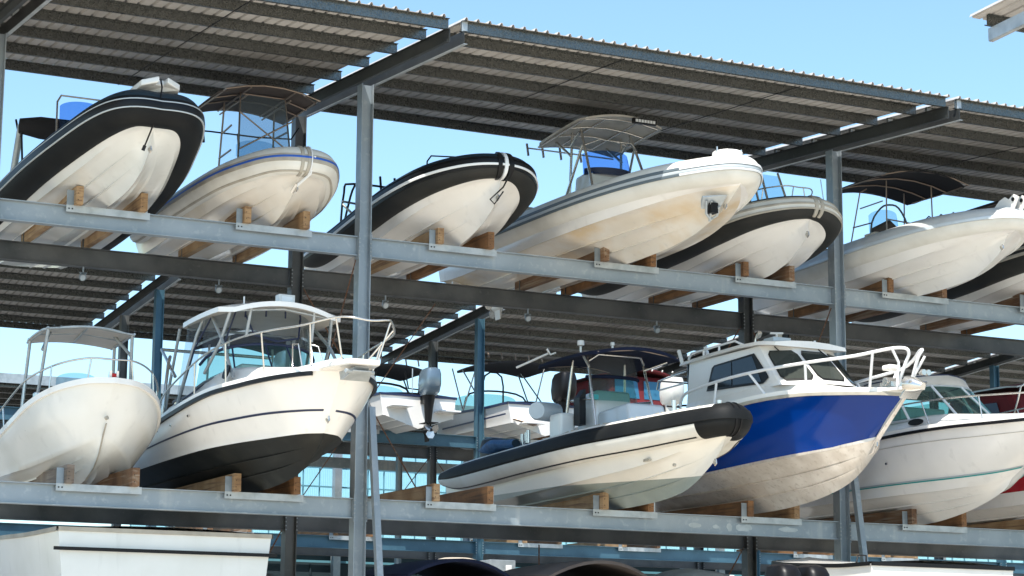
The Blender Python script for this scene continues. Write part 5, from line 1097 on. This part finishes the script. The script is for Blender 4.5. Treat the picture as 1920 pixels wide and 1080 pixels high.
# ---------------------------------------------------------------- ground level boats, only their tops are in view
def low_boat(name, label, xc, yb, hw, zs, L=7, m='white'):
    par = thing(name, (xc, yb, 0), label, 'boat', 'boats parked at ground level')
    sheer = [(0, yb, zs+.1), (hw*.5, yb+.35, zs+.08), (hw*.85, yb+1.2, zs+.04), (hw, yb+2.4, zs), (hw, yb+L*.6, zs-.05), (hw*.97, yb+L*.8, zs-.08), (hw*.95, yb+L, zs-.1)]
    chine = [(0, yb+.9, zs-.75), (hw*.3, yb+1.1, zs-.8), (hw*.62, yb+1.8, zs-.86), (hw*.84, yb+3, zs-.9), (hw*.88, yb+L*.65, zs-.9), (hw*.88, yb+L*.8, zs-.9), (hw*.86, yb+L, zs-.9)]
    keel = [(0, y, z) for y, z in ((yb+1.2, zs-1.05), (yb+1.7, zs-1.2), (yb+2.3, zs-1.28), (yb+3.2, zs-1.3), (yb+L*.6, zs-1.3), (yb+L*.8, zs-1.3), (yb+L, zs-1.3))]
    make_hull(par, xc, [keel, chine, sheer], [PLAIN, PLAIN], [m, m], stem=[(yb+1.2, zs-1.05), (yb+1.0, zs-.9), (yb+.9, zs-.75)], tw=1.3, n=30)
    rail_strip(par, xc, sheer, -.05, .02, .03, 'black', 'rub_rail'); make_deck(par, xc, sheer, m, camber=.1, dz=.02)
    mb = OB(xc)
    for y in (yb+2.5, yb+L*.75): mb.box((-hw*.8, y-.15, 0), (hw*.8, y+.15, zs-1.15), 'wood_grey')
    mb.build('cradle', par)
    return par
g1, _ = stern_boat('ground_boat', 'tall white motor cruiser at ground level, stern outward, bottom left corner', 9.75, 30.6, 7.5, 2.5, 1.75, 'tan_band', 3.86, hull='grey_white', group='boats parked at ground level')
mb = OB(9.75); mb.slab([(-1.7, 30.55, 3.55), (1.7, 30.55, 3.55), (1.7, 30.55, 3.6), (-1.7, 30.55, 3.6)], (0, -.03, 0), 'black'); mb.build('rub_rail', g1)
mb = OB(9.75)
for y in (32.5, 35.5): mb.box((-1.2, y-.15, 0), (1.2, y+.15, 2.4), 'wood_grey')
mb.build('cradle', g1)
def topped(name, lab, xc, hw, z, m, edge):
    b = low_boat(name, lab, xc, 29.5, 1.1, 2.5)
    canopy(b, xc, hw, 30.2, 32.9, z, m, camber=.26, th=.05, edge=edge)
    mb = OB(xc); w = hw*.95; mb.hexa([(-w, 30.2, 2.55), (w, 30.2, 2.55), (w, 32.9, 2.55), (-w, 32.9, 2.55), (-w*.92, 30.5, z), (w*.92, 30.5, z), (w*.95, 32.8, z), (-w*.95, 32.8, z)], 'dark_glass'); mb.build('canvas_windows', b, bevel=.05)
    return b
topped('ground_boat', 'ground level boat under a rounded navy canvas top, right of the first column', 14.4, .98, 3.33, 'canvas_navy', None)
topped('ground_boat', 'ground level boat under a brown black canopy, below the lower beam centre', 16.9, 1.02, 3.38, 'canvas_brown', None)
g4 = low_boat('ground_boat', 'ground level boat wrapped in a pale grey tarpaulin, right of the brown canopy', 19.2, 29.5, 1.1, 2.6)
mb = OB(19.2); rows = []
for j in range(12):
    y = 29.9+.28*j; rows.append([(-1.12+2.24*i/12, y, 2.6+1.06*(max(0, math.sin(math.pi*i/12))**.5)*(max(0, math.sin(math.pi*(j+.6)/12.2))**.3)+random.uniform(-.02, .02)) for i in range(13)])
mb.grid(rows, 'canvas_grey'); mb.build('tarpaulin', g4, smooth=80)
g5, _ = stern_boat('ground_boat', 'sunlit white hull at ground level, stern outward, bottom right', 20.7, 26.4, 3.6, 2.3, 1.45, 'black', 3.5, group='boats parked at ground level')
mb = OB(20.7)
for y in (27.4, 29.0): mb.box((-1.2, y-.15, 0), (1.2, y+.15, 2.2), 'wood_grey')
mb.build('cradle', g5)
bars(g5, 20.7, [[(-1.2, 27, 3.5), (-1.15, 27, 3.66), (-1.0, 27, 3.66), (-1.0, 27, 3.5)]], .015, 'black', 'deck_rail')
for x in (17.75, 18.25):
    o = thing('outboard_motor', (x, 26.2, 0), 'black outboard motor on a stand at ground level, '+('left' if x < 18 else 'right')+' of the pair', 'outboard motor', 'spare outboards on stands')
    c = outboard(o, x, 26.0, 2.78, 'black', name='cowling'); mb = MB()
    mb.box((x-.2, 25.8, .06), (x+.2, 25.9, 2.75), 'black'); mb.box((x-.22, 25.5, 0), (x+.22, 26.6, .06), 'black'); mb.build('stand', o)
# ground level boats beneath the second rack
for k, (x, lab) in enumerate(((26.8, 'white flat topped boat far back at ground level, left of centre column'), (31.0, 'white boat far back at ground level, left of the rear column'), (36.5, 'white boat far back at ground level, right of the second column'), (17.0, 'white boat far back at ground level behind the bottom left cruiser'))):
    b = low_boat('ground_boat', lab, x, 47.2, 1.3, 4.15, 7); console(b, x, .8, 49.2, 51, 4.1, 4.7, 'white', name='cabin_trunk')
mb = MB(); mb.tube([(20.8, 44.0, 0), (20.8, 44.0, 4.2), (20.8, 44.0, 4.38)], [.05, .05, .1], 'tan_plastic', 12)
mb.tube([(20.8, 44.0, 4.36), (20.8, 44.0, 4.4), (20.8, 44.0, 4.49), (20.8, 44.0, 4.53)], [.2, .46, .46, .3], 'tan_plastic', 20)
tag(mb.build('radar_dome', None, smooth=40), 'tan mushroom shaped dome on a post, above the navy canopy', 'radar dome')
mb = MB(); mb.box((21.45, 43.6, 0), (22.1, 44.3, 4.5), 'plate'); mb.box((21.5, 43.58, 4.2), (21.68, 43.6, 4.27), 'white'); mb.box((21.85, 43.58, 4.25), (22.0, 43.6, 4.38), 'white')
tag(mb.build('steel_cabinet', None, bevel=.02), 'grey steel cabinet with two white stickers, right of the white rack column', 'cabinet')
# ---------------------------------------------------------------- floodlights slung under the rear beam
for x, y, up, lab in ((9.06, Y1, 0, 'small floodlight under the rear beam above the white centre console'), (11.35, Y1, 0, 'small floodlight under the rear beam left of the cuddy hardtop'),
                  (14.35, Y1, 0, 'small floodlight under the rear beam just right of the first front column'), (17.1, Y1, 0, 'small floodlight under the rear beam above the navy canopy'), (19.75, Y1, 0, 'dark floodlight under the rear beam above the blue wheelhouse')):
    t = thing('floodlight', (x, y-.05, 8.26), lab, 'floodlight', 'floodlights under the rear beam')
    mb = MB(); mb.tube([(x, y-.05, 8.26), (x, y-.05, 8.16)], .014, 'steel', 6); mb.tube([(x-.06, y-.05, 8.16), (x+.06, y-.05, 8.16)], .012, 'steel', 6); mb.build('lamp_bracket', t)
    mb = MB(); mb.tube([(x, y+.04, 8.17), (x, y-.02, 8.14), (x-.02, y-.09, 8.08), (x-.02, y-.105, 8.07)], [.02, .045, .06, .06], 'steel', 14); o_ = mb.build('lamp_head', t, smooth=40)
    mb = MB(); mb.tube([(x-.02, y-.106, 8.069), (x-.02, y-.112, 8.066)], .045, 'bluegrey', 14); mb.build('lamp_glass', o_)
